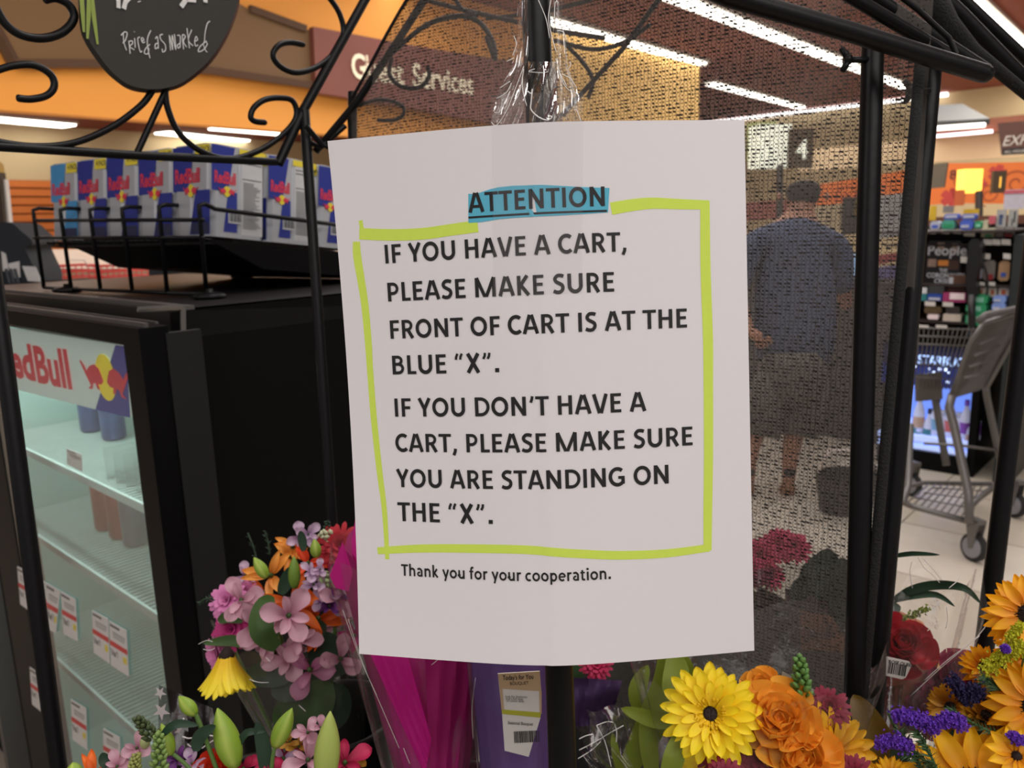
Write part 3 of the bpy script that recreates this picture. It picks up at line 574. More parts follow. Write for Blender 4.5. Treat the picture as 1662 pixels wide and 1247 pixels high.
for L in ([(175, -40), (185, 120), (197, 290)], [(245, -40), (238, 150), (228, 350)], [(265, -40), (290, 180), (320, 400)]):
    q = [zp(*p) for p in L]; SGN.stroke(mb, q, [.0042, .0042, .0022], .0012 * sgn)
mb.build('green_stems', mat('stem_chalk', '8fa050', .9), ch)
# ================= glass-door drinks cooler =================
C0 = P(290, 505, 1.15)
FP = Plane(C0, -E2, UP); DP = FP.off(.085)
cz = C0.z
ck = thing('drinks_cooler', 'black glass-door drinks cooler with a lit header and price tags', 'cooler', (C0.x - .2, C0.y + .2, 0))
BP = mat('black_plastic', '08080a', .45, var=.15, ns=30, bump=.05, spec=.14); BG = mat('cooler_black', '070708', .6, var=.1, ns=8, spec=.12)
xl = FP.px(-70, 480)[0]; Dd = .56; W_ = -xl
def fb(mb, x0, x1, y0, y1, h0, h1): return mb.box(FP.w((x0 + x1) / 2, (y0 + y1) / 2, (h0 + h1) / 2), FP.ex * (x1 - x0), FP.ey * (y1 - y0), FP.n * (h1 - h0))
zb_ = .12 - cz
mb = MB(); fb(mb, -.03, 0, zb_, 0, -Dd, 0); mb.build('side_panel', BG, ck)
mb = MB(); fb(mb, xl, xl + .03, zb_, -.03, -Dd, 0); mb.build('side_panel', BG, ck)
mb = MB(); fb(mb, xl, 0, zb_, -.03, -Dd, -Dd + .03); mb.build('back_panel', BG, ck)
mb = MB(); fb(mb, xl, 0, -.04, 0, -Dd, .0); fb(mb, xl, 0, -.06, -.03, -.03, .03); mb.build('top_panel', mat('cooler_top', '252323', .35, var=.2, ns=10), ck)
mb = MB(); fb(mb, xl, -.002, -.005, .006, -.025, -.01); fb(mb, xl, -.002, -.02, -.012, .03, .034); mb.build('top_lip', mat('lip_grey', '55514f', .4), ck)
mb = MB(); fb(mb, xl, 0, zb_ - .12 + .02, zb_ + .04, -Dd, 0); mb.build('plinth', BG, ck)
mint = mat('mint_liner', 'b4d6cd', .5, var=.04, ns=6)
mb = MB(); fb(mb, xl + .032, xl + .05, zb_ + .05, -.05, -Dd + .05, -.01); fb(mb, xl + .03, -.03, zb_ + .05, -.05, -Dd + .032, -Dd + .05); fb(mb, -.05, -.032, zb_ + .05, -.05, -Dd + .05, -.01)
fb(mb, xl + .03, -.03, zb_ + .04, zb_ + .06, -Dd + .05, -.01); mb.build('liner', mint, ck)
mb = MB()
for k in range(34): fb(mb, xl + .05, xl + .053, -.1 - k * .03, -.113 - k * .03, -Dd + .14, -Dd + .146); fb(mb, xl + .13, xl + .136, -.1 - k * .03, -.113 - k * .03, -Dd + .05, -Dd + .053)
tag(mb.build('shelf_standard_slots', mat('slot_dark', '5a6f6a'), ck), kind='stuff')
# door: frame, glass, header
dx1, dy1 = DP.px(224, 534); gx1 = DP.px(208, 620)[0]; gx0 = DP.px(20, 840)[0]; dx0 = min(DP.px(-70, 500)[0], gx0 - .06); gy1 = DP.px(208, 561)[1]; gy0 = zb_ + .14; dy0 = zb_ + .08
for n_, (a, b, c, d) in (('door_stile', (gx1, dx1, dy0, dy1)), ('door_stile', (dx0, gx0, dy0, dy1)), ('door_rail', (gx0, gx1, gy1, dy1)), ('door_rail', (gx0, gx1, dy0, gy0))):
    mb = MB(); mb.box(DP.w((a + b) / 2, (c + d) / 2, -.02), DP.ex * (b - a), UP * (d - c), DP.n * .04); mb.build(n_, BP, ck)
mb = MB(); mb.box(DP.w(dx1 - .004, (dy0 + dy1) / 2, -.06), DP.ex * .012, UP * (dy1 - dy0 - .02), DP.n * .05); mb.build('gasket', mat('gasket', '0a0a0a', .8), ck)
mb = MB(); DP.rect(mb, dx0, dy1 - .0, dx1 - .004, dy1 + .006, .006, -.016); mb.build('door_trim', mat('lip_grey', '55514f'), ck)
cgl = clear('cooler_glass', 'b9bdbb', .04, .12, .2, 0)
mb = MB(); DP.poly(mb, [(gx0, gy0), (gx1, gy0), (gx1, gy1), (gx0, gy1)], .0025, -.004); mb.build('glass_pane', cgl, ck)
HP = DP.off(-.030)
hw = mat('header_lit', 'c9ddd2', .5, em=.45, var=.03)
hpoly = [(-40, 520), (18, 532), (209, 562), (216, 677), (160, 664), (30, 632), (-40, 618)]
mb = MB(); HP.ppoly(mb, hpoly, .004, 0); mb.build('header_panel', hw, ck)
blue = mat('header_blue', '26358f', .5, em=.35, var=.06)
mb = MB(); HP.ppoly(mb, [(193, 559.5), (209, 562), (216, 677), (160, 664)], .001, .004); mb.build('header_blue_panel', blue, ck)
red = mat('header_red', 'd0283c', .5, em=.35, var=.04)
hgt = abs(HP.px(75, 562)[1] - HP.px(75, 619)[1]); sz = hgt / .72
for wrd, pa_, pb_ in (('Red', (7, 605), (64, 616)), ('Bull', (67, 618), (123, 629))):
    mb = MB(); x0, y0 = HP.px(*pa_); x1, y1 = HP.px(*pb_); _, _, wd = text2(wrd, 1, .035, 1)
    HP.text(mb, wrd, x0, y0, sz, .035, (x1 - x0) / (wd * sz), .0055, rot=(y1 - y0) / (x1 - x0)); mb.build('header_lettering', red, ck)
def bull(pl, mb, cx, cy, s, flip, h, kx=1, ky=1):
    b = [(0, .1), (.15, .45), (.45, .62), (.8, .48), (1.05, .18), (1.3, .3), (1.5, .62), (1.42, .68), (1.15, .36), (1.05, .0), (1.0, -.3), (.86, -.55), (1.1, -.75), (.8, -.72), (.7, -.42), (.5, -.35), (.42, -.62), (.25, -.68), (.32, -.36), (.08, -.35), (-.08, -.15)]
    pl.poly(mb, [(cx + flip * x * s * kx, cy + y * s * ky) for x, y in b][::flip], .0006, h)
lx, ly = HP.px(177, 612); rr = abs(HP.px(177, 575)[1] - ly)
mb = MB(); HP.poly(mb, [(lx + rr * math.cos(a), ly + rr * math.sin(a)) for a in [k * PI / 14 for k in range(28)]], .0006, .0052); mb.build('sun_emblem', mat('header_yellow', 'f0e02a', .5, em=.4), ck)
for fl_ in (-1, 1): mb = MB(); bull(HP, mb, lx + fl_ * rr * .32, ly - rr * .05, rr, fl_, .0062, 1.5, .85); mb.build('bull_emblem', red, ck)
# interior lamp and shelves
l = bpy.data.lights.new('cooler_lamp', 'AREA'); l.shape = 'RECTANGLE'; l.size = W_ - .15; l.size_y = .03; l.energy = 4.5; l.color = (.86, 1, .96)
lo = bpy.data.objects.new('cooler_lamp', l); COL.objects.link(lo); lo.location = FP.w(xl / 2, -.085, .02); lo.rotation_euler = (-(FP.n * .5 + UP)).to_track_quat('-Z', 'Y').to_euler()
lo.rotation_euler = (FP.w(xl / 2, -.6, -.4) - lo.location).to_track_quat('-Z', 'Y').to_euler()
IP = DP.off(-.10); wm = mat('shelf_wire', 'c4dcd5', .4)
shz = [IP.px(228, 822)[1], IP.px(240, 992)[1], IP.px(228, 1196)[1]]; shx0 = xl + .055 + 0
for i, y in enumerate(shz):
    sh = None; mb = MB(); mb.box(IP.w((xl + .07 - .055) / 2, y, 0), IP.ex * (-.055 - xl - .07), UP * .016, IP.n * .006); sh = mb.build('shelf', wm, ck)
    mb = MB(); k = xl + .08
    while k < -.06: mb.box(IP.w(k, y + .004, -.19), IP.ex * .0035, UP * .0035, IP.n * .37); k += .016
    tag(mb.build('shelf_wires', wm, sh), kind='stuff')
mb = MB(); tagm = mat('tag_white', 'dcdad8', .5, var=.03); tred = mat('tag_red', 'cf4a4a', .5); tyel = mat('tag_yellow', 'e3d04a', .5); tink = mat('tag_ink', '6b6866', .5)
def ptag(pl, q, par, h=.004, price='3 for 7', full=True):
    """printed price tag: q = photo corners top-left, top-right, bottom-right, bottom-left"""
    c = [pl.px(*p) for p in q]; mb = MB(); pl.poly(mb, c, .0008, h); t = mb.build('price_tag', tagm, par)
    def at(u, v): a = [c[0][i] * (1 - u) + c[1][i] * u for i in (0, 1)]; b = [c[3][i] * (1 - u) + c[2][i] * u for i in (0, 1)]; return (a[0] * (1 - v) + b[0] * v, a[1] * (1 - v) + b[1] * v)
    def qd(mb, u0, v0, u1, v1): pl.poly(mb, [at(u0, v0), at(u1, v0), at(u1, v1), at(u0, v1)], .0003, h + .0009)
    if full: b = MB(); qd(b, 0, .42, 1, .53); b.build('red_band', tred, t); b = MB(); qd(b, .74, .62, .93, .76); b.build('yellow_mark', tyel, t)
    b = MB(); qd(b, .05, .05, .6, .10); qd(b, .2, .2, .9, .215); qd(b, .2, .25, .9, .262); qd(b, .2, .30, .85, .312); x, y = at(.08, .74)
    sz = math.dist(at(0, 0), at(0, 1)) * .19; pl.text(b, price, x, y, sz, .02, .62, h + .0012, rot=math.atan2(at(1, .7)[1] - at(0, .7)[1], at(1, .7)[0] - at(0, .7)[0])); tag(b.build('print', tink, t), kind='stuff')
TP = DP.off(-.0036)
for q in ([(32, 918), (48, 926), (54, 992), (37, 980)], [(73, 941), (78, 944), (82, 1010), (76, 1004)], [(79, 944), (102, 958), (95, 1027), (82, 1020)], [(103, 958), (127, 972), (131, 1040), (108, 1028)], [(154, 989), (180, 1003), (183, 1076), (157, 1058)],
          [(182, 1006), (210, 1022), (214, 1097), (185, 1078)], [(52, 1081), (69, 1092), (77, 1159), (56, 1142)], [(119, 1133), (144, 1148), (146, 1216), (122, 1199)], [(172, 1180), (199, 1195), (201, 1262), (173, 1246)]): ptag(TP, q, ck)
ptag(IP.off(.006), [(112, 727), (137, 737), (138, 765), (113, 753)], ck, price='2.48', full=False)
# hinge
hm = mat('hinge_steel', '7d7a77', .35, .6)
mb = MB(); SP = Plane(C0, E1, UP); mb.prism([P(222, 502, 1.09), P(224, 498, 1.09), P(288, 494, 1.14), P(298, 498, 1.15), P(290, 502, 1.15)], -UP * .004); mb.prism([SP.w(*SP.px(x, y), .002 * (1 if SP.n.dot(CAM - C0) > 0 else -1)) for x, y in ((291, 500), (299, 499), (300, 570), (292, 568))], SP.n * .003 * (1 if SP.n.dot(CAM - C0) > 0 else -1))
mb.build('hinge_bracket', hm, ck)
# contents: clear can glides and drink cans
def can(mbb, c, r=.0265, hh=.134): mbb.lathe(c, [(r * .8, 0), (r, .006), (r, hh - .012), (r * .82, hh), (r * .8, hh - .002)], 16)
canb = MB(); can(canb, (0, 0, 0)); cmesh = canb.mesh('can_body', mat('can_blue_silver', '5a6f9c', .3, .5, var=.2), True); cmesh2 = canb.mesh('can_body', mat('can_peach', 'b5746a', .35, .4, var=.2), True); cm3 = canb.mesh('can_body', mat('can_grey', '8d9aa0', .3, .5, var=.2), True)
lid = MB(); lid.lathe((0, 0, .133), [(.022, 0), (.022, .001), (.018, .0005)], 16); lidm = lid.mesh('lid', mat('aluminium', 'b9bcc0', .3, .9))
for j, (px, nm) in enumerate(((184, 'leftmost of the three pale cans standing on the middle cooler shelf'), (208, 'middle one of the three pale cans on the middle cooler shelf'), (231, 'rightmost of the three pale cans on the middle cooler shelf'))):
    c = PL(px, 925 + j * 16, (IP.w(0, 0, -.12), IP.n)); c.z = IP.w(0, shz[1], 0).z + .007
    t = thing('drink_can', nm, 'can', c, 'cans on the middle cooler shelf')
    for n_, me in (('can_body', cmesh2 if j < 2 else cm3), ('lid', lidm)): link(n_, me, t, Matrix.Translation(c))
for j, (px, nm) in enumerate(((160, 'blue can on the top cooler shelf, nearer the price card'), (196, 'blue can on the top cooler shelf, nearer the door edge'))):
    c = PL(px, 770 + j * 18, (IP.w(0, 0, -.16), IP.n)); c.z = IP.w(0, shz[0], 0).z + .007
    t = thing('drink_can', nm, 'can', c, 'cans on the top cooler shelf')
    for n_, me in (('can_body', cmesh), ('lid', lidm)): link(n_, me, t, Matrix.Translation(c))
mb = MB()
for k in range(9): mb.box(IP.w(-.09 - k * .045, shz[0] + .04, -.19), IP.ex * .002, UP * .06, IP.n * .34)
tag(mb.build('shelf_dividers', clear('divider_plastic', 'c8e0da', .14, .1, .5, .2, 20), ck), kind='stuff')
nb = thing('neighbour_cabinet', 'black cabinet edge left of the glass-door cooler at the frame edge', 'cabinet', FP.w(xl - .35, -cz, -.2))
mb = MB(); fb(mb, xl - .75, xl - .02, .02 - cz, -.03, -Dd, .0); mb.build('cabinet_body', BG, nb)
mb = MB(); fb(mb, xl - .06, xl - .03, .02 - cz, -.05, .0, .05); mb.build('edge_trim', mat('lip_grey', '55514f'), nb)
# ================= rack and multipacks =================
def head(deg): f0 = hz(CX, CY); r0 = V((f0.y, -f0.x, 0)); a = math.radians(deg); return (f0 * math.cos(a) + r0 * math.sin(a))
F1, F2 = head(36), head(-54); TL = math.radians(6.5); RB = (F1 * math.cos(TL) - UP * math.sin(TL)); RC = (UP * math.cos(TL) + F1 * math.sin(TL))
RO = P(342, 383, 1.37); PWd, PHt = .113, .157
silver = mat('pack_silver', 'b9bcc2', .35, .25, var=.08, ns=20); pblue = mat('pack_blue', '2f3c96', .35, .2, var=.1, ns=20); psky = mat('pack_sky_blue', '4d9fd8', .35, .2); pred = mat('pack_red', 'd83a52', .4); pyel = mat('pack_yellow', 'e6d33c', .4); pwht = mat('pack_white', 'c6c8ca', .4); pink_ = mat('pack_ink', '3a3c44', .5); pnavy = mat('pack_navy', '2a2f55', .4)
def multipack(sky=False):
    t = thing('drink_multipack', '', 'drinks', RO)
    M = Matrix((-F2, RB, RC)).transposed(); X, Y, Z = -F2, RB, RC
    mb = MB(); r = .012; o = RO + F2 * PWd
    prof = [(r, 0), (PWd * .5 - .004, 0), (PWd * .5, .0025), (PWd * .5 + .004, 0), (PWd - r, 0), (PWd, r), (PWd, PWd * .5 - .004), (PWd - .0025, PWd * .5), (PWd, PWd * .5 + .004), (PWd, PWd - r), (PWd - r, PWd), (r, PWd), (0, PWd - r), (0, r)]
    mb.prism([o + X * x + Y * y for x, y in prof], Z * PHt); mb.build('carton', silver, t)
    fpl = Plane(o, X, Z); spl_ = Plane(o + X * PWd, Y, Z); bl = psky if sky else pblue; w_, h_ = PWd, PHt; f = lambda x: x * w_; g = lambda y: y * h_

    b = MB(); fpl.poly(b, [(0.002, g(.5)), (f(.42), g(.5)), (f(.58), g(.985)), (.002, g(.985))], .0004, .0002); fpl.poly(b, [(f(.46), g(.02)), (f(.98), g(.02)), (f(.98), g(.5)), (f(.62), g(.5))], .0004, .0002)
    p = b.build('blue_print', bl, t)
    b = MB(); fpl.poly(b, [(f(.5), g(.03)), (f(.96), g(.03)), (f(.96), g(.15)), (f(.52), g(.15))], .0004, .0008); b.build('dark_print', pnavy, t)
    b = MB(); fpl.poly(b, [(f(.62), g(.86)), (f(.99), g(.86)), (f(.99), g(.985)), (f(.62), g(.985))], .0004, .0008); b.build('yellow_print', pyel, t)
    b = MB(); fpl.text(b, '4 PACK', f(.68), g(.9), .014, .02, .8, .0014); b.build('small_print', pink_, t)
    b = MB(); fpl.text(b, 'RedBull', f(.08), g(.59), .034, .03, .72, .0012); spl_.text(b, 'RedBull', f(.06), g(.585), .028, .03, .5, .0012)
    for pl, cx, s_ in ((fpl, .5, 1), (spl_, .28, .8)):
        for q in (-1, 1): bull(pl, b, f(cx) + q * .004 * s_, g(.5), .0125 * s_, q, .0014, 1.0, .75)
    tag(b.build('red_print', pred, t), kind='stuff')
    b = MB()
    for pl, cx, s_ in ((fpl, .5, 1), (spl_, .28, .8)): pl.poly(b, [(f(cx) + .0095 * s_ * math.cos(a), g(.5) + .0115 * s_ * math.sin(a)) for a in [k * PI / 6 for k in range(12)]], .0004, .0009)
    tag(b.build('sun_print', pyel, t), kind='stuff')
    b = MB(); spl_.poly(b, [(.002, g(.5)), (f(.3), g(.5)), (f(.42), g(.985)), (.002, g(.985))], .0004, .0002); spl_.poly(b, [(f(.22), g(.06)), (f(.46), g(.06)), (f(.46), g(.5)), (f(.3), g(.5))], .0004, .0002); tag(b.build('blue_side_print', bl, t), kind='stuff')
    b = MB(); spl_.poly(b, [(f(.54), g(.04)), (f(.93), g(.04)), (f(.93), g(.985)), (f(.54), g(.985))], .0004, .0002); spl_.poly(b, [(f(.3), g(.16)), (f(.56), g(.16)), (f(.56), g(.3)), (f(.3), g(.3))], .0004, .0009); b.build('white_side_print', pwht, t)
    b = MB()
    for k in range(11): spl_.rect(b, f(.32 + k * .02), g(.18), f(.32 + k * .02 + (.012 if k % 3 else .006)), g(.28), .0003, .0014)
    for k, y in enumerate((.87, .83, .66)): spl_.rect(b, f(.56), g(y), f(.91), g(y + .008), .0003, .0008)
    for k in range(26): spl_.rect(b, f(.57), g(.12 + k * .02), f(R.uniform(.75, .9)), g(.12 + k * .02 + .006), .0003, .0008)
    tag(b.build('fine_print', pink_, t), kind='stuff')
    b = MB(); spl_.poly(b, [(f(.5), g(.92)), (f(.98), g(.92)), (f(.98), g(.988)), (f(.5), g(.988))], .0004, .0008); b.build('yellow_side_print', pyel, t)
    return t
mp = multipack(); ms = multipack(True)
names = ['corner blue and silver drinks multipack, rightmost of the front row on the rack', 'blue and silver drinks multipack second from the corner of the front row', 'middle blue and silver drinks multipack of the five in front', 'blue and silver drinks multipack standing next to the sky blue one', 'sky blue and silver drinks multipack at the left end of the rack']
mp['label'] = names[0]
for i in range(1, 4): copy_tree(mp, Matrix.Translation(F2 * PWd * 1.0 * i), label=names[i])
mvt = Matrix.Translation(F2 * PWd * 4)
def mv(o, M):
    WM[o.name] = M @ WM[o.name]
    if o.parent is None: o.matrix_world = WM[o.name]
    for c in o.children: WM[c.name] = M @ WM[c.name]
mv(ms, mvt); ms['label'] = names[4]
copy_tree(mp, Matrix.Translation(RB * PWd * 1.03), label='blue and silver drinks multipack behind the corner one, left of the frame post')
copy_tree(mp, Matrix.Translation(RB * PWd * 2.06), label='third drinks multipack from the corner, cut by the stand post and the notice')
rk = thing('wire_rack', 'black wire counter rack holding drink multipacks on top of the cooler', 'rack', RO - UP * .1)
RP = Plane(P(323, 336, 1.325), -F2, UP); rw = .004; zt = cz + .003
def rp(px, py): return RP.w(*RP.px(px, py))
ups = [((54, 343), (69, 451)), ((98, 343), (114, 456)), ((146, 343), (162, 462)), ((198, 341), (214, 466)), ((258, 338), (271, 471)), ((323, 336), (335, 474))]
feet = []
for i, (a, b) in enumerate(ups):
    A, B = rp(*a), rp(*b); B.z = zt + .004; feet.append(B); mb = MB()
    tail = [A + F1 * .012 + UP * .006, A + F1 * .05 + UP * .004] if i < 5 else [A + F1 * .012 + UP * .005] + [A + RB * s for s in (.03, .12, .25, .4)]
    mb.tube([B, A - UP * .008, A + UP * .002] + tail, rw, 8); mb.build('upright_wire', BLACK, rk, True)
for y in (357, 386): mb = MB(); mb.tube([rp(55, y + (1 if y < 370 else 0)), rp(330, y)], rw * .85, 8); mb.build('rail_wire', BLACK, rk, True)
mb = MB(); mb.tube([feet[0], feet[-1]], rw * .85, 8); mb.build('rail_wire', BLACK, rk, True)
mb = MB(); tb = RO - RC * .006 - RB * .0 
mb.box(tb + F2 * PWd * 2.5 + RB * .2 - RC * .006, F2 * PWd * 5.05, RB * .4, RC * .004); mb.build('tray', BLACK, rk)
mb = MB()
for k in range(26): mb.tube([tb - RB * .012 + F2 * (.01 + k * .022), tb + RB * .05 + F2 * (.01 + k * .022)], .0028, 6)
tag(mb.build('tray_wires', BLACK, rk, True), kind='stuff')
mb = MB(); mb.prism([tb + (-F2) * .004, tb + RB * .42 - F2 * .004, tb + RB * .42 - F2 * .004 - UP * .05, tb + RB * .10 - F2 * .004 - UP * .045, tb - F2 * .004 - UP * .004], F2 * .5); mb.build('tray_skirt', BG, rk)
for c in (rp(107, 458), rp(340, 478), None):
    if c is None: c = PL(393, 449, (V((0, 0, zt)), UP))
    mb = MB(); c.z = zt; mb.lathe(c, [(.026, -.002), (.028, .003), (.02, .007), (.006, .009), (.006, .014)], 20); mb.build('rubber_foot', BLACK, rk, True)
# ================= far left background =================
CT = Plane(P(150, 430, 5.0), E1, UP)
def box_px(name, label, cat, pp, pl, th, mt, part='body', group=None):
    t = thing(name, label, cat, pl.w(*pl.px(*pp[-1])), group); mb = MB(); s_ = -1 if pl.n.dot(CAM - pl.o) > 0 else 1
    mb.prism([pl.w(*pl.px(*p)) for p in pp], pl.n * th * s_); mb.build(part, mt, t); return t
z0 = CT.px(150, 407)[1]
t = box_px('service_counter', 'long white counter top behind the wire rack legs', 'counter', [(40, 405), (560, 405), (560, 436), (40, 436)], CT, .7, mat('counter_white', 'e6d3c8', .6, var=.04, ns=2), 'counter_front')
mb = MB(); q = [CT.px(*p) for p in ((40, 437), (560, 437))]; CT.poly(mb, [(q[0][0], -1.4), (q[1][0], -1.4), (q[1][0], q[1][1]), (q[0][0], q[0][1])], .5, -.5); mb.build('counter_base', mat('counter_brown', '8b6a58', .7), t)
CB = Plane(P(150, 445, 4.2), E1, UP)
redm = mat('basket_red', 'c2302e', .5); 
for i, (a, b) in enumerate(((92, 158), (164, 240))):
    t = thing('shopping_basket', ('red wire shopping basket on the left below the white counter', 'red wire shopping basket right of the other below the white counter')[i], 'basket', P(a, 455, 4.2)); mb = MB()
    xa, ya = CB.px(a, 433); xb, yb = CB.px(b, 433)
    for y in (0, -.03, -.06, -.09): mb.tube([CB.w(xa, ya + y, 0), CB.w(xb, ya + y, 0), CB.w(xb, ya + y, -.2), CB.w(xa, ya + y, -.2), CB.w(xa, ya + y, 0)], .004, 5)
    k = xa
    while k <= xb: mb.tube([CB.w(k, ya, 0), CB.w(k, ya - .09, 0)], .003, 4); k += .03
    mb.build('basket_wires', redm, t, True); mb = MB(); mb.tube([CB.w(xa + .05, ya, 0), CB.w(xa + .06, ya + .03, 0), CB.w(xb - .06, ya + .03, 0), CB.w(xb - .05, ya, 0)], .005, 6); mb.build('handle', mat('handle_white', 'd8ccc6', .3), t, True)
mb = None
box_px('green_card', 'pale yellow green leaning card beside the left leg of the wire rack', 'card', [(47, 406), (75, 405), (97, 450), (96, 462), (62, 462)], Plane(P(75, 440, 3.4), E1, UP), .01, mat('card_green', 'b9b866', .7), 'card')
t = thing('dark_display', 'dark draped display with small white cards at the left edge', 'display', P(20, 470, 2.6)); PLd = Plane(P(20, 420, 2.6), head(75), UP)
mb = MB(); prof = spl([(-40, 372), (-5, 362), (18, 362), (34, 375), (50, 389), (52, 398), (42, 404), (48, 420), (60, 446), (62, 470)], 4) + [(-40, 470)]
mb.prism([PLd.w(*PLd.px(*p)) for p in prof], -PLd.n * .3 * (1 if PLd.n.dot(CAM - PLd.o) > 0 else -1)); mb.build('draped_cover', mat('dark_drape', '22262b', .9, var=.3, ns=12, bump=.5), t)
for q in ([(37, 432), (58, 433), (69, 458), (46, 456)], [(3, 408), (10, 412), (16, 440), (6, 440)], [(14, 428), (32, 424), (34, 450), (22, 452)]):
    mb = MB(); PLd.ppoly(mb, q, .004, .003 if PLd.n.dot(CAM - PLd.o) > 0 else -.007); mb.build('card', mat('card_white', 'c9c5c2', .6), t)
mb = MB()
for k in range(3): PLd.ppoly(mb, [(9 + k * 7, 436), (14 + k * 7, 436), (21 + k * 7, 462), (16 + k * 7, 462)], .003, .009)
tag(mb.build('black_print', pink_, t), kind='stuff')
t = thing('wooden_pillar', 'dark brown pillar with a pale edge at the left frame edge', 'pillar', P(2, 370, 3.4)); PLp = Plane(P(2, 330, 3.4), head(85), UP)
mb = MB(); PLp.ppoly(mb, [(-60, 282), (9, 281), (18, 372), (18, 520), (-60, 520)], .05); mb.build('post', mat('pillar_brown', '3d2f22', .7, ns=10), t)
mb = MB(); PLp.ppoly(mb, [(11, 292), (14, 292), (22, 372), (18, 372)], .03); mb.build('pale_edge', mat('pale_edge', 'c8c2bc', .6), t)
mb = MB(); PLp.ppoly(mb, [(-60, 281), (-60, 255), (0, 262), (6, 268), (8, 281)], .05); mb.build('cap', mat('cap_ochre', 'a5823c', .6), t)
t = thing('dark_stool', 'black rounded seat seen under the tray of the wire rack', 'stool', P(290, 455, 3.2)); PLs = Plane(P(290, 430, 3.2), head(80), UP)
mb = MB(); mb.prism([PLs.w(*PLs.px(*p)) for p in spl([(241, 430), (243, 415), (252, 405), (270, 400), (320, 398), (350, 410), (352, 440)], 4) + [(352, 480), (243, 480)]], PLs.n * .2 * (-1 if PLs.n.dot(CAM - PLs.o) > 0 else 1)); mb.build('seat', mat('dark_drape', '22262b'), t)
# ================= right background: drinks display, merchandise rack =================
KP = Plane(P(1575, 745, 4.6), -E2, UP)
def kz(px, py): return KP.px(px, py)
x0 = kz(1425, 700)[0]; x1 = 0.0; yb = -KP.o.z; yt = kz(1575, 566)[1]
bc = thing('lit_drinks_display', 'low black drinks display glowing blue behind the shopping cart', 'cooler', KP.w(x0 / 2, yb, -.3))
def kb(mb, a, b, c, d, h0, h1): return mb.box(KP.w((a + b) / 2, (c + d) / 2, (h0 + h1) / 2), KP.ex * (b - a), UP * (d - c), KP.n * (h1 - h0))
mb = MB(); kb(mb, x1 - .02, x1 + .02, yb, yt, -.6, 0); mb.build('side_panel', BG, bc)
mb = MB(); kb(mb, x0, x1, yb, yb + .12, -.6, .0); kb(mb, x0, x1, yt - .03, yt, -.6, 0); kb(mb, x0, x1, yb, yt, -.6, -.57); mb.build('cabinet', BG, bc)
hb = kz(1550, 598)[1]; mb = MB(); kb(mb, x0, x1, hb, yt, -.02, .0); mb.build('header', mat('display_navy', '10183e', .5, em=.5), bc)
mb = MB(); xx, yy = kz(1490, 590); KP.text(mb, 'STARBUCKS', xx, yy, .075, .012, .75, .004); mb.build('header_lettering', mat('blue_glow_letters', 'a8c8ff', .5, em=1.6), bc)
hb2 = kz(1550, 632)[1]; mb = MB(); kb(mb, x0, x1, hb2, hb, -.02, -.005); gpn = mb.build('deep_blue_panel', mat('panel_blue', '1e2f78', .4, em=.35, var=.9, ns=14), bc)
mb = MB()
for k in range(26): c = KP.w(R.uniform(kz(1482, 640)[0], kz(1560, 640)[0]), R.uniform(hb2, hb), .0); mb.lathe(c, [(.004 + R.random() * .006, 0), (.002, .004)], 8, KP.n)
tag(mb.build('spark_lights', mat('blue_sparks', 'd0e4ff', em=2), bc), kind='stuff')
mb = MB(); kb(mb, x0, x1 - .02, yb + .12, hb2, -.5, -.48); mb.build('lit_back', mat('blue_lit_back', '6f8fe8', .5, em=.9, var=.1, ns=4), bc)
sl = [kz(1573, 720)[1], yb + .14, hb2 - .05]
for y in sl[:2]: mb = MB(); kb(mb, x0, x1 - .02, y - .03, y, -.46, .0); mb.build('shelf', mat('blue_white_shelf', 'b4c8ff', .5, em=.55, var=.05), bc)
for px in (1447,): mb = MB(); mb.tube([PL(1452, 628, (KP.w(0, 0, .05), KP.n)), PL(1440, 760, (KP.w(0, 0, .05), KP.n))], .011, 6); mb.build('edge_light', mat('edge_glow', 'bfe6ff', em=4), bc)
def bottle(name, label, cat, c, h, r, mt, capm, lab, group=None):
    t = thing(name, label, cat, c, group); mb = MB(); mb.lathe(c, [(r * .9, 0), (r, h * .04), (r * .96, h * .5), (r * .8, h * .62), (r * .4, h * .78), (r * .36, h * .86)], 16); mb.build('bottle_body', mt, t, True)
    mb = MB(); mb.lathe(c + UP * h * .85, [(r * .42, 0), (r * .42, h * .13), (r * .35, h * .14)], 12); mb.build('cap', capm, t, True)
    mb = MB(); mb.lathe(c + UP * h * .15, [(r * 1.0, 0), (r * 1.01, h * .01), (r * .99, h * .28)], 16, cap=False); mb.build('bottle_label', lab, t, True)
cream_b = mat('bottle_cream', 'c8cdec', .35, em=.12); caps = [mat('cap_dark', '2a3354', .4), mat('cap_purple', '7a4fd0', .4, em=.1), mat('cap_white', 'ccd4f0', .4)]
labs = [mat('label_tan', 'c2a08c', .5), mat('label_coral', 'c9696b', .5), mat('label_purple', '8a4fc0', .5), mat('label_blue', '7fb0d8', .5), mat('label_green', '3f7f8c', .5)]
for i, (px, ci, li, nm) in enumerate(((1482, 0, 0, 'tan labelled pale bottle at the left end of the upper lit shelf'), (1511, 0, 3, 'blue labelled pale bottle on the upper lit shelf, left of the cart leg'), (1534, 2, 1, 'coral labelled pale bottle on the upper lit shelf behind the cart leg'), (1559, 1, 2, 'purple capped bottle with purple label on the upper lit shelf'), (1574, 1, 2, 'half hidden purple capped bottle at the right end of the upper lit shelf'))):
    c = KP.w(kz(px, 715)[0], sl[0] + .001, -.09); bottle('drink_bottle', nm, 'bottle', c, .235, .033, cream_b, caps[ci], labs[li])
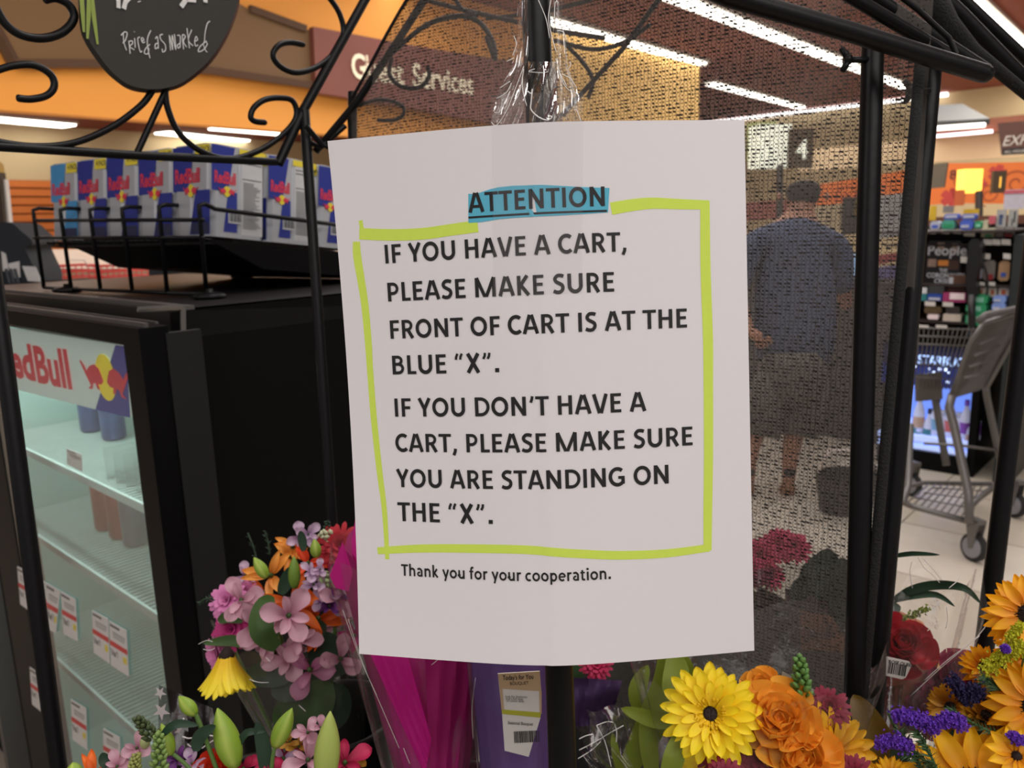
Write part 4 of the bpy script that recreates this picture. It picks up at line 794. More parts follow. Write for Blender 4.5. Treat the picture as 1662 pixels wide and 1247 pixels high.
for i, (px, ci, li, nm) in enumerate(((1478, 0, 4, 'teal labelled bottle at the left end of the lower lit shelf'), (1496, 0, 4, 'dark capped bottle second on the lower lit shelf'), (1517, 2, 3, 'white capped bottle third on the lower lit shelf'), (1543, 2, 3, 'white capped bottle on the lower lit shelf behind the cart leg'), (1562, 2, 0, 'pale bottle at the right end of the lower lit shelf'))):
    c = KP.w(kz(px, 765)[0], yb + .141, -.09); bottle('drink_bottle', nm, 'bottle', c, .215, .033, cream_b, caps[ci], labs[li])
# merchandise rack above and right of it
MK = thing('merchandise_rack', 'dark checkout rack with candy, magazines and price strips above the lit display', 'rack', KP.w(.1, yb, -.6))
mx0, mx1 = kz(1425, 480)[0], kz(1643, 480)[0]; mt_, mb_ = kz(1560, 373)[1], yt + .002
dk = mat('rack_dark', '2a2020', .6, var=.1, ns=5)
mb = MB(); kb(mb, mx0, mx1, mb_, mt_ + .02, -.55, -.5); mb.build('back_board', dk, MK)
mb = MB(); kb(mb, kz(1638, 500)[0], kz(1668, 500)[0], yb, mt_ - .03, -.5, .03); mb.build('side_post', mat('post_slate', '202729', .5), MK)
shelfy = {}
for nm, py, d in (('a', 374, .2), ('b', 397, .05), ('c', 462, .12), ('d', 488, .1), ('e', 523, .12)):
    y = kz(1560, py)[1]; shelfy[nm] = y; mb = MB(); kb(mb, mx0, kz(1640, 500)[0], y - .012, y, -.5, d - .12); mb.build('shelf', dk, MK)
mb = MB(); kb(mb, mx0, mx1, kz(1560, 352)[1], mt_ + .02, -.5, -.47); mb.build('top_board', mat('rack_brown', '6e4534', .6, ns=6), MK)
tw = mat('strip_tag', 'cfccc6', .5, var=.08, ns=60)
for q in ((1506, 374, 1519, 379), (1528, 374, 1541, 379), (1548, 374, 1561, 379), (1565, 374, 1583, 383), (1597, 388, 1610, 397), (1611, 388, 1624, 397), (1626, 388, 1641, 397), (1560, 416, 1578, 426), (1594, 411, 1608, 420), (1629, 411, 1641, 420), (1585, 457, 1599, 463), (1603, 457, 1616, 463), (1502, 489, 1519, 496), (1531, 490, 1548, 497), (1490, 527, 1508, 533), (1520, 527, 1538, 534)):
    mb = MB(); KP.ppoly(mb, [(q[0], q[1]), (q[2], q[1] + 1), (q[2], q[3] + 1), (q[0], q[3])], .004, .008); mb.build('price_strip', tw, MK)
def item(name, label, cat, r, mt, h=-.1, th=.06, pr=None, prm=None, group=None, soft=False):
    """a packed product in the rack: r = photo box left, top, right, bottom"""
    x0, y0 = kz(r[0], r[3]); x1, y1 = kz(r[2], r[1]); pl = KP.off(h); f = pl.px(r[0], r[3]); g = pl.px(r[2], r[1]); x0, y0 = f; x1, y1 = g
    t = thing(name, label, cat, pl.w(x0, y0), group); b = min(x1 - x0, y1 - y0) * (.22 if soft else .06)
    mb = MB(); pts = [(x0 + b, y0), (x1 - b, y0), (x1, y0 + b), (x1, y1 - b), (x1 - b, y1), (x0 + b, y1), (x0, y1 - b), (x0, y0 + b)]
    mb.prism([pl.w(x, y) for x, y in pts], -pl.n * th); mb.build('package', mt, t)
    if pr:
        mb = MB()
        for u0, v0, u1, v1 in pr: pl.poly(mb, [(x0 + (x1 - x0) * u, y0 + (y1 - y0) * v) for u, v in ((u0, v0), (u1, v0), (u1, v1), (u0, v1))], .002, .001)
        tag(mb.build('print_or_glare', prm, t), kind='stuff')
    return t, pl, x0, y0, x1, y1
mblue = mat('pack_mid_blue', '4a66c8', .4, var=.2); mteal = mat('pack_teal', '4fa08c', .4, var=.2); mgrn = mat('pack_green', '2f9a68', .4, var=.25); mpale = mat('pack_pale', 'b9bccc', .5, var=.1); mmint = mat('pack_mint', '8cc9b4', .4, var=.15)
mpink = mat('pack_pink', 'c4606c', .4, var=.2); mtan = mat('pack_tan', 'c9a078', .5, var=.15); mred = mat('pack_deep_red', 'a3303a', .4, var=.2); mgry = mat('pack_grey', '8a8480', .5, var=.2)
item('candy_pack', 'pale lavender candy pack at the left end of the top rack shelf', 'candy', (1509, 359, 1526, 373), mpale, pr=[(.2, .2, .8, .55)], prm=mblue, soft=True)
item('candy_pack', 'teal candy pack below a blue one on the top rack shelf', 'candy', (1528, 357, 1550, 373), mteal, pr=[(.15, .2, .85, .6)], prm=mgrn, soft=True)
item('candy_pack', 'blue candy pack lying on the teal one, top rack shelf', 'candy', (1532, 347, 1556, 357), mblue, pr=[(.1, .3, .9, .8)], prm=mpale, soft=True)
item('candy_pack', 'lower blue candy pack in the middle of the top rack shelf', 'candy', (1557, 357, 1580, 373), mblue, pr=[(.1, .2, .7, .5)], prm=mpale, soft=True)
item('candy_pack', 'upper blue candy pack stacked in the middle of the top rack shelf', 'candy', (1561, 347, 1584, 357), mblue, pr=[(.1, .3, .9, .8)], prm=mpale, soft=True)
item('candy_pack', 'small green candy pack right of the blue stack', 'candy', (1581, 359, 1594, 371), mgrn, pr=[(.2, .2, .8, .6)], prm=mmint, soft=True)
item('candy_pack', 'pinkish red candy pack left of the fashion magazine', 'candy', (1604, 350, 1616, 364), mpink, soft=True)
item('candy_pack', 'pale green and beige candy pack below the red one', 'candy', (1595, 357, 1604, 371), mat('pack_beige', 'b8b49a', .5), soft=True)
item('snack_box', 'beige snack box with a green edge on the second rack shelf', 'snack', (1592, 370, 1615, 385), mat('pack_beige', 'b8b49a'), -.06, pr=[(.3, .05, .8, .3)], prm=mgrn)
item('snack_box', 'grey snack box right of the green edged one', 'snack', (1616, 368, 1630, 385), mgry, -.06)
item('snack_box', 'grey snack box with a maroon base at the right of the second rack shelf', 'snack', (1631, 368, 1644, 385), mgry, -.06, pr=[(0, 0, 1, .35)], prm=mred)
t, pl, a, b, c, d = item('magazine', 'magazine with a figure in blue jeans standing on the rack top', 'magazine', (1616, 340, 1634, 368), mat('cover_grey', 'a9aaa6', .4), -.12, .01, pr=[(.3, .1, .45, .6), (.5, .1, .65, .6), (.3, .55, .7, .7)], prm=mat('print_jeans', '41547c', .5))
item('magazine', 'second magazine in grey and white right of the blue jeans cover', 'magazine', (1635, 340, 1653, 370), mat('cover_grey', 'a9aaa6'), -.13, .01, pr=[(.4, .1, .5, .5), (.6, .3, .75, .9)], prm=mat('print_black', '3a3838'))
item('sign_card', 'white shelf card with red header at the right frame edge', 'sign', (1628, 306, 1690, 340), mat('card_lilac', 'c6c1cc', .6), -.14, .01, pr=[(0, .8, 1, .97)], prm=mpink)
item('poster_card', 'yellow card behind the blue candy stack', 'sign', (1563, 339, 1589, 356), mat('card_yellow', 'd8b22c', .5), -.3, .01)
item('poster_card', 'small yellow card at the left of the rack top', 'sign', (1508, 334, 1520, 358), mat('card_yellow', 'd8b22c'), -.3, .01)
item('poster_card', 'orange card on the rack top below the banner', 'sign', (1548, 308, 1566, 334), mat('card_orange', 'd46a38', .5), -.2, .01)
item('poster_card', 'grey pink card beside the lane light pole', 'sign', (1530, 334, 1548, 346), mgry, -.25, .01)
# magazine with black cover
t, pl, a, b, c, d = item('news_magazine', 'black covered magazine with large white masthead reading People', 'magazine', (1500, 391, 1562, 474), mat('cover_black', '1c1b1e', .35), -.08, .012)
wl = mat('print_white', 'cfd2da', .4); w_, h_ = c - a, d - b
mb = MB(); pl.text(mb, 'People', a + w_ * .03, d - h_ * .27, h_ * .27, .02, .95, .002); mb.build('masthead', wl, t)
mb = MB(); pl.text(mb, 'THE', a + w_ * .4, b + h_ * .40, h_ * .1, .02, .8, .002); pl.text(mb, 'CORONAVIRUS', a + w_ * .04, b + h_ * .29, h_ * .13, .02, .85, .002); pl.text(mb, 'CRISIS', a + w_ * .28, b + h_ * .18, h_ * .13, .02, .85, .002); pl.rect(mb, a + w_ * .25, b + h_ * .11, a + w_ * .5, b + h_ * .14, .001, .001); tag(mb.build('headline', wl, t), kind='stuff')
mb = MB()
for u0, v0, u1, v1 in ((.05, .5, .3, .65), (.3, .84, .5, .97), (.72, .78, .9, .95)): pl.rect(mb, a + w_ * u0, b + h_ * v0, a + w_ * u1, b + h_ * v1, .001, .0005)
tag(mb.build('cover_photos', mat('print_skin', '9c8478', .5, var=.5, ns=25), t), kind='stuff')
mb = MB(); pl.rect(mb, a + w_ * .35, b + h_ * .52, a + w_ * .65, b + h_ * .63, .001, .0005); mb.build('cover_photo', mat('print_orange', 'd88a38'), t)
mb = MB(); pl.rect(mb, a + w_ * .65, b + h_ * .45, a + w_ * .95, b + h_ * .63, .001, .0005); mb.build('cover_photo', mat('print_brown', '4a3028'), t)
item('magazine', 'second black magazine with brown photographs beside the black card reader', 'magazine', (1537, 447, 1568, 480), mat('cover_brown', '6a4a3a', .4, var=.4, ns=15), -.06, .012, pr=[(.05, .5, .3, .9)], prm=wl)
item('tin', 'silver lidded tins on the lower rack shelf', 'tin', (1506, 465, 1532, 477), mat('tin_silver', 'b4b8bc', .15, .9), -.0, .08)
item('tin', 'small white tin at the left end of the lower rack shelf', 'tin', (1494, 467, 1505, 488), mat('tin_teal', '3f8f94', .3, .3), -.0, .08, pr=[(0, .55, 1, 1)], prm=wl)
item('candy_box', 'blue and white candy box on the lower rack shelf', 'candy', (1505, 477, 1529, 488), mat('box_blue', '2f4fa0', .3), .0, .08, pr=[(.1, .1, .9, .45)], prm=mpale)
item('candy_box', 'shiny pink candy box with a white glare on the lower rack shelf', 'candy', (1530, 476, 1568, 490), mat('box_magenta', 'a0406c', .2), .01, .1, pr=[(.3, .3, .95, .98)], prm=mat('glossy_white', 'f0e0e4', .1))  # the glare is a pale patch painted on the box front
for q, lb in (((1579, 479, 1603, 494), 'top green mint pack of the stack of three'), ((1567, 494, 1601, 508), 'middle green mint pack of the stack of three'), ((1566, 509, 1600, 528), 'bottom green mint pack of the stack of three')): item('mint_pack', lb, 'candy', q, mgrn, .05, .09, pr=[(.08, .25, .75, .75)], prm=mmint, soft=True)
for q, lb in (((1611, 481, 1633, 491), 'upper light blue mint pack beside the green stack'), ((1609, 492, 1632, 505), 'lower light blue mint pack beside the green stack')): item('mint_pack', lb, 'candy', q, mat('pack_light_blue', '7c98d8', .4, var=.2), .05, .09, pr=[(.1, .2, .6, .5)], prm=mpale, soft=True)
item('snack_bag', 'tan snack bag with a blue spot at the right of the rack', 'snack', (1619, 424, 1640, 456), mtan, -.06, .05, pr=[(.25, .2, .7, .42)], prm=mblue, soft=True)
item('snack_bag', 'grey and red snack bag between the card reader and the tan bag', 'snack', (1594, 423, 1616, 455), mgry, -.06, .05, pr=[(.3, .02, .9, .3)], prm=mred, soft=True)
item('snack_bag', 'small pale snack bag beside the card reader cable', 'snack', (1585, 437, 1594, 452), mpale, -.05, .05, soft=True)
for i, q in enumerate(((1580, 467, 1601, 479), (1604, 467, 1618, 482), (1620, 467, 1638, 482))): item('fruit_card', ('pale card with a dark orange fruit beside the green mint stack', 'pale card with an orange fruit above the light blue packs', 'pale card with a red orange fruit at the right of the rack')[i], 'card', q, mat('card_pale', 'c4b8ac', .6), -.02, .01, pr=[(.3, .25, .7, .75)], prm=mat('print_fruit', 'b0562c'))
item('white_card', 'slanted white card on the lowest rack shelf', 'card', (1530, 511, 1560, 521), mat('card_pale', 'c4b8ac'), .0, .1)
item('candy_pack', 'brown and green candy pack on the lowest rack shelf', 'candy', (1500, 498, 1528, 509), mat('pack_brown_green', '5a4a30', .5, var=.6, ns=30), -.02, .08, soft=True)
item('candy_pack', 'shiny white candy pack on the lowest rack shelf', 'candy', (1505, 511, 1523, 518), mat('glossy_white', 'f0e0e4'), .0, .05, soft=True)
item('candy_pack', 'dark patterned candy pack right of the brown one', 'candy', (1535, 498, 1558, 510), mat('pack_dark_mix', '4a4444', .4, var=.6, ns=40), -.02, .08, soft=True)
# card reader
t = thing('card_reader', 'black card reader on a post with a looping cable in front of the rack', 'terminal', PL(1578, 480, (KP.w(0, 0, .1), KP.n)))
RDP = KP.off(.1); bm_ = mat('reader_black', '121214', .4)
mb = MB(); q = [RDP.px(*p) for p in spl([(1572, 395), (1578, 388), (1588, 390), (1594, 402), (1592, 425), (1586, 440), (1584, 462), (1586, 480), (1570, 480), (1568, 440), (1570, 415), (1572, 395)], 3)[:-1]]; mb.prism([RDP.w(*p) for p in q], -RDP.n * .08); mb.build('reader_body', bm_, t)
mb = MB(); mb.tube([RDP.w(*RDP.px(*p)) for p in spl([(1592, 398), (1593, 420), (1600, 440), (1603, 460), (1601, 480)], 5)], .006, 6); mb.build('cable', bm_, t, True)
mb = MB(); mb.tube([RDP.w(*RDP.px(1577, 478)), RDP.w(*RDP.px(1577, 545))], .02, 8); mb.build('post', bm_, t, True)
# neighbouring dark shelf on the far right
RS = Plane(P(1655, 700, 5.2), -E2, UP)
t = thing('dark_shelf_unit', 'dark shelf unit with a small white tag at the right frame edge', 'shelf', RS.w(0, -RS.o.z))
mb = MB(); RS.rect(mb, RS.px(1578, 700)[0], -RS.o.z, RS.px(1730, 700)[0], RS.px(1655, 520)[1], .4, -.4); mb.build('cabinet', dk, t)
mb = MB()
for py in (733, 765, 790): RS.rect(mb, RS.px(1640, 700)[0], RS.px(1650, py)[1], RS.px(1730, 700)[0], RS.px(1650, py - 4)[1], .06)
tag(mb.build('shelves', mat('rack_grey', '3c3a3a', .5), t), kind='stuff')
mb = MB(); RS.ppoly(mb, [(1650, 677), (1658, 678), (1656, 701), (1648, 700)], .01, .06); mb.build('price_strip', tw, t)
# behind the mesh: counters
CP = Plane(P(1300, 600, 5.6), -E2, UP)
t = thing('checkout_counter', 'dark grey checkout counter behind the man seen through the mesh', 'counter', CP.w(0, -CP.o.z))
mb = MB(); CP.rect(mb, CP.px(1180, 600)[0], -CP.o.z, CP.px(1460, 600)[0], CP.px(1300, 455)[1], .6, -.6); mb.build('counter_body', mat('counter_grey', '4d4a46', .6, ns=4), t)
mb = MB(); CP.rect(mb, CP.px(1180, 600)[0], CP.px(1300, 457)[1], CP.px(1460, 600)[0], CP.px(1300, 450)[1], .66, -.63); mb.build('counter_top', mat('counter_edge', '2c2a29', .4), t)
CQ = Plane(P(1400, 430, 5.3), -E2, UP)
for nm, lb, ct, pp, th, mt in (
    ('monitor', 'glowing pale blue screen seen through the mesh beside the man', 'screen', [(1374, 414), (1402, 412), (1400, 470), (1378, 474)], .03, mat('screen_blue', '9cc6f2', em=.9, var=.05)),
    ('white_rack', 'pale striped rack seen through the mesh between the two right posts', 'rack', [(1425, 318), (1478, 312), (1474, 380), (1425, 388)], .3, mat('rack_pale', '9b9a98', .6, var=.3, ns=20)),
    ('red_box', 'red box seen through the mesh between the two right posts', 'box', [(1425, 414), (1456, 410), (1455, 424), (1425, 430)], .2, mat('box_red', '9c3a3c', .6)),
    ('purple_box', 'violet box below the red one seen through the mesh', 'box', [(1424, 434), (1456, 432), (1452, 454), (1424, 458)], .2, mat('box_violet', '6a64a0', .6)),
    ('dark_monitor', 'dark monitor back seen through the mesh right of the man', 'screen', [(1368, 320), (1400, 320), (1400, 378), (1366, 382)], .1, mat('monitor_dark', '3a3836', .6)),
    ('yellow_card', 'small yellow card seen through the mesh above the monitor', 'card', [(1388, 326), (1400, 325), (1400, 350), (1386, 350)], .12, mat('card_yellow', 'd8b22c')),
    ('lit_menu_board', 'pale green lit board behind the numeral 4 sign', 'sign', [(1212, 200), (1256, 196), (1256, 268), (1212, 262)], .05, mat('board_green', 'a8b070', em=.25, var=.2, ns=8)),
    ('display_case', 'beige display case seen through the mesh right of the man’s head', 'case', [(1320, 335), (1366, 330), (1364, 372), (1322, 372)], .3, mat('case_beige', 'b4a284', .6, var=.2)),
    ('red_counter_panel', 'reddish panel seen through the mesh behind the man’s neck', 'panel', [(1195, 330), (1300, 322), (1300, 352), (1195, 360)], .1, mat('panel_red', '8a5048', .6, ns=6))):
    box_px(nm, lb, ct, pp, CQ, th, mt)
# ================= shopping cart =================
cart = thing('shopping_cart', 'grey metal shopping cart with a plastic seat flap standing right of the posts', 'shopping cart', ZP(1585, 870, 0))
cg = mat('cart_grey', '6c6a68', .4, .4, var=.15, ns=20); cpl = mat('cart_plastic', '5c5856', .6, var=.3, ns=12, bump=.4)
def cr(name, pts, r=.012, mt=cg, n=8, kind=None):
    mb = MB(); mb.tube([P(*p) for p in pts], r, n); return tag(mb.build(name, mt, cart, True), kind=kind)
q = [(1597, 526, 3.5), (1606, 518, 3.5), (1640, 510, 3.55), (1650, 512, 3.56), (1648, 540, 3.58), (1598, 628, 3.62), (1590, 634, 3.62), (1550, 646, 3.66), (1545, 640, 3.66), (1575, 560, 3.56)]
mb = MB(); mb.prism([P(*p) for p in q], cv(.012, 0, .035)); mb.build('seat_flap', cpl, cart)
cr('flap_rim', [(1543, 645, 3.62), (1574, 558, 3.52), (1596, 525, 3.46), (1650, 508, 3.52)], .011); cr('flap_rim', [(1650, 512, 3.56), (1648, 545, 3.58), (1600, 632, 3.6)], .01)
mb = MB()
for i in range(4): mb.tube([P(1590 - i * 8, 560 + i * 18, 3.5), P(1634 - i * 12, 540 + i * 22, 3.54)], .006, 6)
tag(mb.build('flap_ribs', cpl, cart, True), kind='stuff')
cr('handle', [(1588, 522, 3.4), (1600, 512, 3.4), (1660, 500, 3.5)], .016, cpl)
leg1 = cr('leg', [(1546, 640, 3.62), (1540, 662, 3.62), (1548, 690, 3.6), (1572, 800, 3.5), (1573, 850, 3.45)], .019); cr('leg', [(1600, 630, 3.9), (1602, 645, 3.95), (1622, 740, 4.0), (1642, 820, 4.0)], .017)
cr('leg', [(1509, 628, 4.2), (1518, 650, 4.2), (1536, 755, 4.1)], .019); cr('leg', [(1478, 690, 3.9), (1474, 790, 3.7), (1466, 815, 3.6)], .015)
cr('base_rail', [(1462, 815, 3.7), (1480, 822, 3.66), (1570, 846, 3.5)], .014); cr('base_rail', [(1575, 822, 3.5), (1590, 808, 3.7), (1620, 785, 4.0)], .014); cr('base_rail', [(1470, 790, 4.1), (1500, 784, 4.2), (1610, 786, 4.1)], .012)
cr('cross_rail', [(1500, 720, 3.9), (1565, 724, 3.9), (1625, 732, 4.0)], .007)
mb = MB()
for k in range(9): mb.tube([P(1470 + k * 11, 818 + k * 3, 3.68 - k * .02), P(1508 + k * 11, 786, 4.15)], .004, 4)
for k in range(3): mb.tube([P(1485 + k * 14, 808 - k * 8, 3.75 + k * .14), P(1582 + k * 12, 826 - k * 14, 3.55 + k * .16)], .004, 4)
tag(mb.build('base_wires', cg, cart, True), kind='stuff')
mb = MB()
for k in range(14): mb.tube([P(1484 + k * 8, 533, 3.8), P(1480 + k * 5.5, 632, 4.1)], .003, 4)
for py in (532, 545, 558, 590, 612): mb.tube([P(1478, py, 3.8 + (py - 532) * .003), P(1590 - (py - 532) * .4, py + 4, 3.8 + (py - 532) * .003)], .005 if py < 560 else .003, 4)
mb.build('basket_wires', cg, cart, True)['kind'] = 'stuff'
mb = MB(); mb.prism([P(1490, 608, 4.1), P(1528, 604, 4.1), P(1530, 648, 4.15), P(1490, 652, 4.15)], cv(0, 0, .03)); mb.build('basket_bumper', cpl, cart)
def caster(px, py, d, rp_):
    c = P(px, py, d); ax = (cv(1, 0, .35)).normalized(); r = .0625; c.z = r; mb = MB()
    mb.lathe(c - ax * .014, [(r * .78, 0), (r, .004), (r, .024), (r * .78, .028)], 24, ax); w = mb.build('wheel', mat('tyre_rubber', '2a2a2c', .8), cart, True, .7)
    mb = MB(); mb.lathe(c - ax * .018, [(r * .15, -.002), (r * .4, -.004), (r * .74, 0), (r * .74, .034), (r * .3, .036)], 24, ax); mb.build('hub', mat('wheel_grey', '85868c', .5), w, True, .7)
    mb = MB(); u = UP; s = ax.cross(UP); 
    for k in (-1, 1): mb.prism([c + ax * .022 * k + s * .01, c + ax * .022 * k - s * .012 - u * .008, c + ax * .022 * k - s * .035 + u * .12, c + ax * .022 * k + s * .03 + u * .12], ax * .003)
    mb.box(c + u * .12, ax * .05, s * .06, u * .02); mb.build('fork', cg, cart)
caster(1581, 888, 3.5, 22); caster(1645, 838, 4.0, 20); caster(1478, 812, 4.35, 15)
# ================= man behind the mesh =================
def skin(name, verts, edges, mt, parent=None, sub=2, root=0):
    me = bpy.data.meshes.new(name); me.from_pydata([tuple(v[0]) for v in verts], edges, []); o = bpy.data.objects.new(name, me); COL.objects.link(o)
    o.modifiers.new('s', 'SKIN'); sd = me.skin_vertices[0].data
    for i, v in enumerate(verts): r = v[1]; sd[i].radius = r if isinstance(r, tuple) else (r, r); sd[i].use_root = i == root
    o.modifiers.new('u', 'SUBSURF').levels = sub; bpy.context.view_layer.update()
    m2 = bpy.data.meshes.new_from_object(o.evaluated_get(bpy.context.evaluated_depsgraph_get())); bpy.data.objects.remove(o)
    m2.materials.clear(); m2.materials.append(mt); m2.polygons.foreach_set('use_smooth', [True] * len(m2.polygons)); return link(name, m2, parent)
MD = 4.4; gz = ZP(1262, 795, 0)
man = thing('person', 'man in a navy shirt and grey shorts seen from behind through the mesh', 'person', gz)
def M_(px, py, d=MD): return P(px, py, d)
fa = cv(0, 0, 1)
sk = mat('skin_tone', 'a87860', .6, var=.06)
bv = [(M_(1285, 585), (.13, .10)), (M_(1288, 510), (.16, .11)), (M_(1288, 430), (.19, .12)), (M_(1294, 372), (.10, .09)), (M_(1300, 345), .058), (M_(1303, 322, MD + .01), (.088, .1)), (M_(1304, 298, MD + .0), (.085, .095)),
      (M_(1226, 392), .065), (M_(1196, 480, MD + .02), .048), (M_(1215, 540, MD - .05), .036), (M_(1236, 548, MD - .12), .03),
      (M_(1358, 400), .065), (M_(1368, 478, MD + .05), .048), (M_(1374, 496, MD + .25), .036), (M_(1366, 470, MD + .42), .03),
      (M_(1252, 615), .08), (M_(1226, 700), .062), (M_(1216, 735), .05), (M_(1215, 782, MD + .02), .036), (M_(1205, 796, MD + .12), .032),
      (M_(1314, 615), .08), (M_(1290, 700), .062), (M_(1283, 735), .05), (M_(1280, 782, MD + .02), .036), (M_(1276, 796, MD + .12), .032)]
be = [(0, 1), (1, 2), (2, 3), (3, 4), (4, 5), (5, 6), (3, 7), (7, 8), (8, 9), (9, 10), (3, 11), (11, 12), (12, 13), (13, 14), (0, 15), (15, 16), (16, 17), (17, 18), (18, 19), (0, 20), (20, 21), (21, 22), (22, 23), (23, 24)]
skin('body', bv, be, sk, man)
navy = mat('navy_shirt', '3f4a64', .9, var=.08, ns=10); 
skin('shirt', [(M_(1286, 622), (.23, .175)), (M_(1290, 520), (.24, .17)), (M_(1288, 430), (.235, .16)), (M_(1292, 382), (.15, .11)), (M_(1299, 358), .075), (M_(1222, 398), .095), (M_(1196, 455), .08), (M_(1192, 478), .078), (M_(1362, 404), .095), (M_(1364, 458), .075), (M_(1368, 476, MD + .03), .07)],
     [(0, 1), (1, 2), (2, 3), (3, 4), (3, 5), (5, 6), (6, 7), (3, 8), (8, 9), (9, 10)], navy, man)
mb = MB(); mb.tube([M_(1286, 575), M_(1286, 600), M_(1286, 640), M_(1286, 658)], [.17, .185, .175, .12], 24); mb.tube([M_(1262, 610), M_(1246, 650), M_(1234, 708)], [.11, .115, .105], 20); mb.tube([M_(1308, 610), M_(1306, 650), M_(1294, 708)], [.11, .115, .105], 20)
tag(mb.build('shorts', mat('grey_shorts', '57534c', .9, var=.1, ns=12), man, True), kind='stuff') if 0 else mb.build('shorts', mat('grey_shorts', '57534c', .9, var=.1, ns=12), man, True)
skin('hair', [(M_(1303, 336, MD - .02), (.075, .07)), (M_(1304, 314, MD - .015), (.105, .105)), (M_(1304, 296, MD - .005), (.098, .1))], [(0, 1), (1, 2)], mat('dark_hair', '2b2624', .9, var=.3, ns=200), man)
for k in (1264, 1342): skin('ear', [(M_(k, 326), .012), (M_(k, 318), .016), (M_(k, 312), .012)], [(0, 1), (1, 2)], sk, man, 1)
for px in (1216, 1282):
    skin('sock', [(M_(px, 752), .05), (M_(px - 1, 778, MD + .01), .042)], [(0, 1)], mat('dark_sock', '2c2c2e', .9), man, 1)
    skin('shoe', [(M_(px - 1, 792, MD - .02), .045), (M_(px - 6, 797, MD + .08), .048), (M_(px - 10, 800, MD + .2), .042)], [(0, 1), (1, 2)], mat('brown_shoe', '8a5a34', .6), man, 1)
for base, sgn_ in ((M_(1236, 548, MD - .12), 1), (M_(1366, 470, MD + .42), -1)):
    for k in range(4): o_ = base + cv((k - 1.5) * .018, 0, 0); skin('finger', [(o_, .011), (o_ + cv(.004 * sgn_, .035 - abs(k - 1.5) * .005, .01), .01), (o_ + cv(.01 * sgn_, .062 - abs(k - 1.5) * .008, .03), .008)], [(0, 1), (1, 2)], sk, man, 1)
    skin('thumb', [(base + cv(.03 * sgn_, -.01, 0), .012), (base + cv(.052 * sgn_, .015, .01), .011), (base + cv(.056 * sgn_, .035, .02), .009)], [(0, 1), (1, 2)], sk, man, 1)
t = thing('carry_basket', 'dark shopping basket in the lane seen through the mesh at the man’s feet', 'basket', ZP(1370, 830, 0))
bx = ZP(1372, 835, .0); mb = MB(); mb.grid(lambda a, b: bx + V((math.cos(a * 2 * PI) * (.13 + .03 * b), math.sin(a * 2 * PI) * (.1 + .02 * b), .02 + b * .2)), 24, 4); mb.build('basket_body', mat('monitor_dark', '3a3836'), t, True)
mb = MB(); mb.tube([bx + V((-.15, 0, .22)), bx + V((-.1, 0, .34)), bx + V((.1, 0, .34)), bx + V((.15, 0, .22))], .008, 6); mb.build('handle', mat('handle_white', 'd8ccc6'), t, True)
# ================= flowers =================
def petal_mesh(name, mt, L, W, a0=0, a1=.3, cup=.15, tip='round', nl=8, nw=4, ruffle=0, twist=0, seed=1):
    rr = random.Random(seed); mb = MB(); y = z = 0; vs = []; gs = []; ph = rr.random() * 6
    sp = 0
    for i in range(nl + 1):
        s = 1 - (1 - i / nl) ** 1.5; ds = s - sp; sp = s
        if tip == 'round': w = W * (.28 + .72 * min(1, s * 1.7) ** .8) * (max(0, 1 - s ** 4.2)) ** .5
        elif tip == 'point': w = W * max(0, math.sin(PI * (.06 + .94 * s ** .85))) ** .75
        elif tip == 'wide': w = W * (.3 + .7 * min(1, s * 1.5)) * max(0, 1 - s ** 7) ** .5
        else: w = W * max(.0, math.sin(PI * (.04 + .96 * s))) ** .8
        w = max(w, W * .03); a = a0 + (a1 - a0) * s
        if i: y += L * ds * math.cos(a); z += L * ds * math.sin(a)
        for j in range(nw + 1):
            t = 2 * j / nw - 1; rf = ruffle * L * math.sin(t * 7 + ph + s * 3) * s
            vs.append((t * w / 2 + twist * s * L * .2, y - abs(t) ** 2 * w * .12 * s - (0), z + cup * W * t * t + rf)); gs.append(s)
    fs = [(i * (nw + 1) + j, i * (nw + 1) + j + 1, (i + 1) * (nw + 1) + j + 1, (i + 1) * (nw + 1) + j) for i in range(nl) for j in range(nw)]
    mb.add(vs, fs, gs); return mb.mesh(name, mt, True)
def frame(c, n, spin=0):
    n = V(n).normalized(); q = n.to_track_quat('Z', 'Y').to_matrix().to_4x4(); return Matrix.Translation(c) @ q @ Matrix.Rotation(spin, 4, 'Z')
PC = {}
def bouquet(name, label, loc, cat='flowers'): return thing(name, label, cat, loc)
def tw(c, up=.3, side=0): # facing direction: toward the camera, tipped up / sideways
    return (CAM - c).normalized() + UP * up + cv(1, 0, 0) * side
def flower(name, par, c, n, core, rings, spin=None, rr=None, pname='petal'):
    """rings: (count, [petal meshes], start radius, tilt, scale, height)"""
    rr = rr or R; M = frame(c, n, rr.random() * 6 if spin is None else spin); f = link(name, core, par, M)
    for cnt, meshes, r0, tilt, sc, hz_ in rings:
        o = rr.random() * 6
        for k in range(cnt):
            a = o + 2 * PI * k / cnt + rr.uniform(-.5, .5) / cnt * 1.3
            m_ = M @ Matrix.Rotation(a, 4, 'Z') @ Matrix.Translation((0, r0, hz_ + rr.uniform(-.0006, .0006))) @ Matrix.Rotation(tilt + rr.uniform(-.1, .1), 4, 'X') @ Matrix.Rotation(rr.uniform(-.12, .12), 4, 'Y') @ Matrix.Diagonal((sc * rr.uniform(.92, 1.06), sc * rr.uniform(.92, 1.06), sc, 1))
            link(pname, rr.choice(meshes), f, m_)
    return f
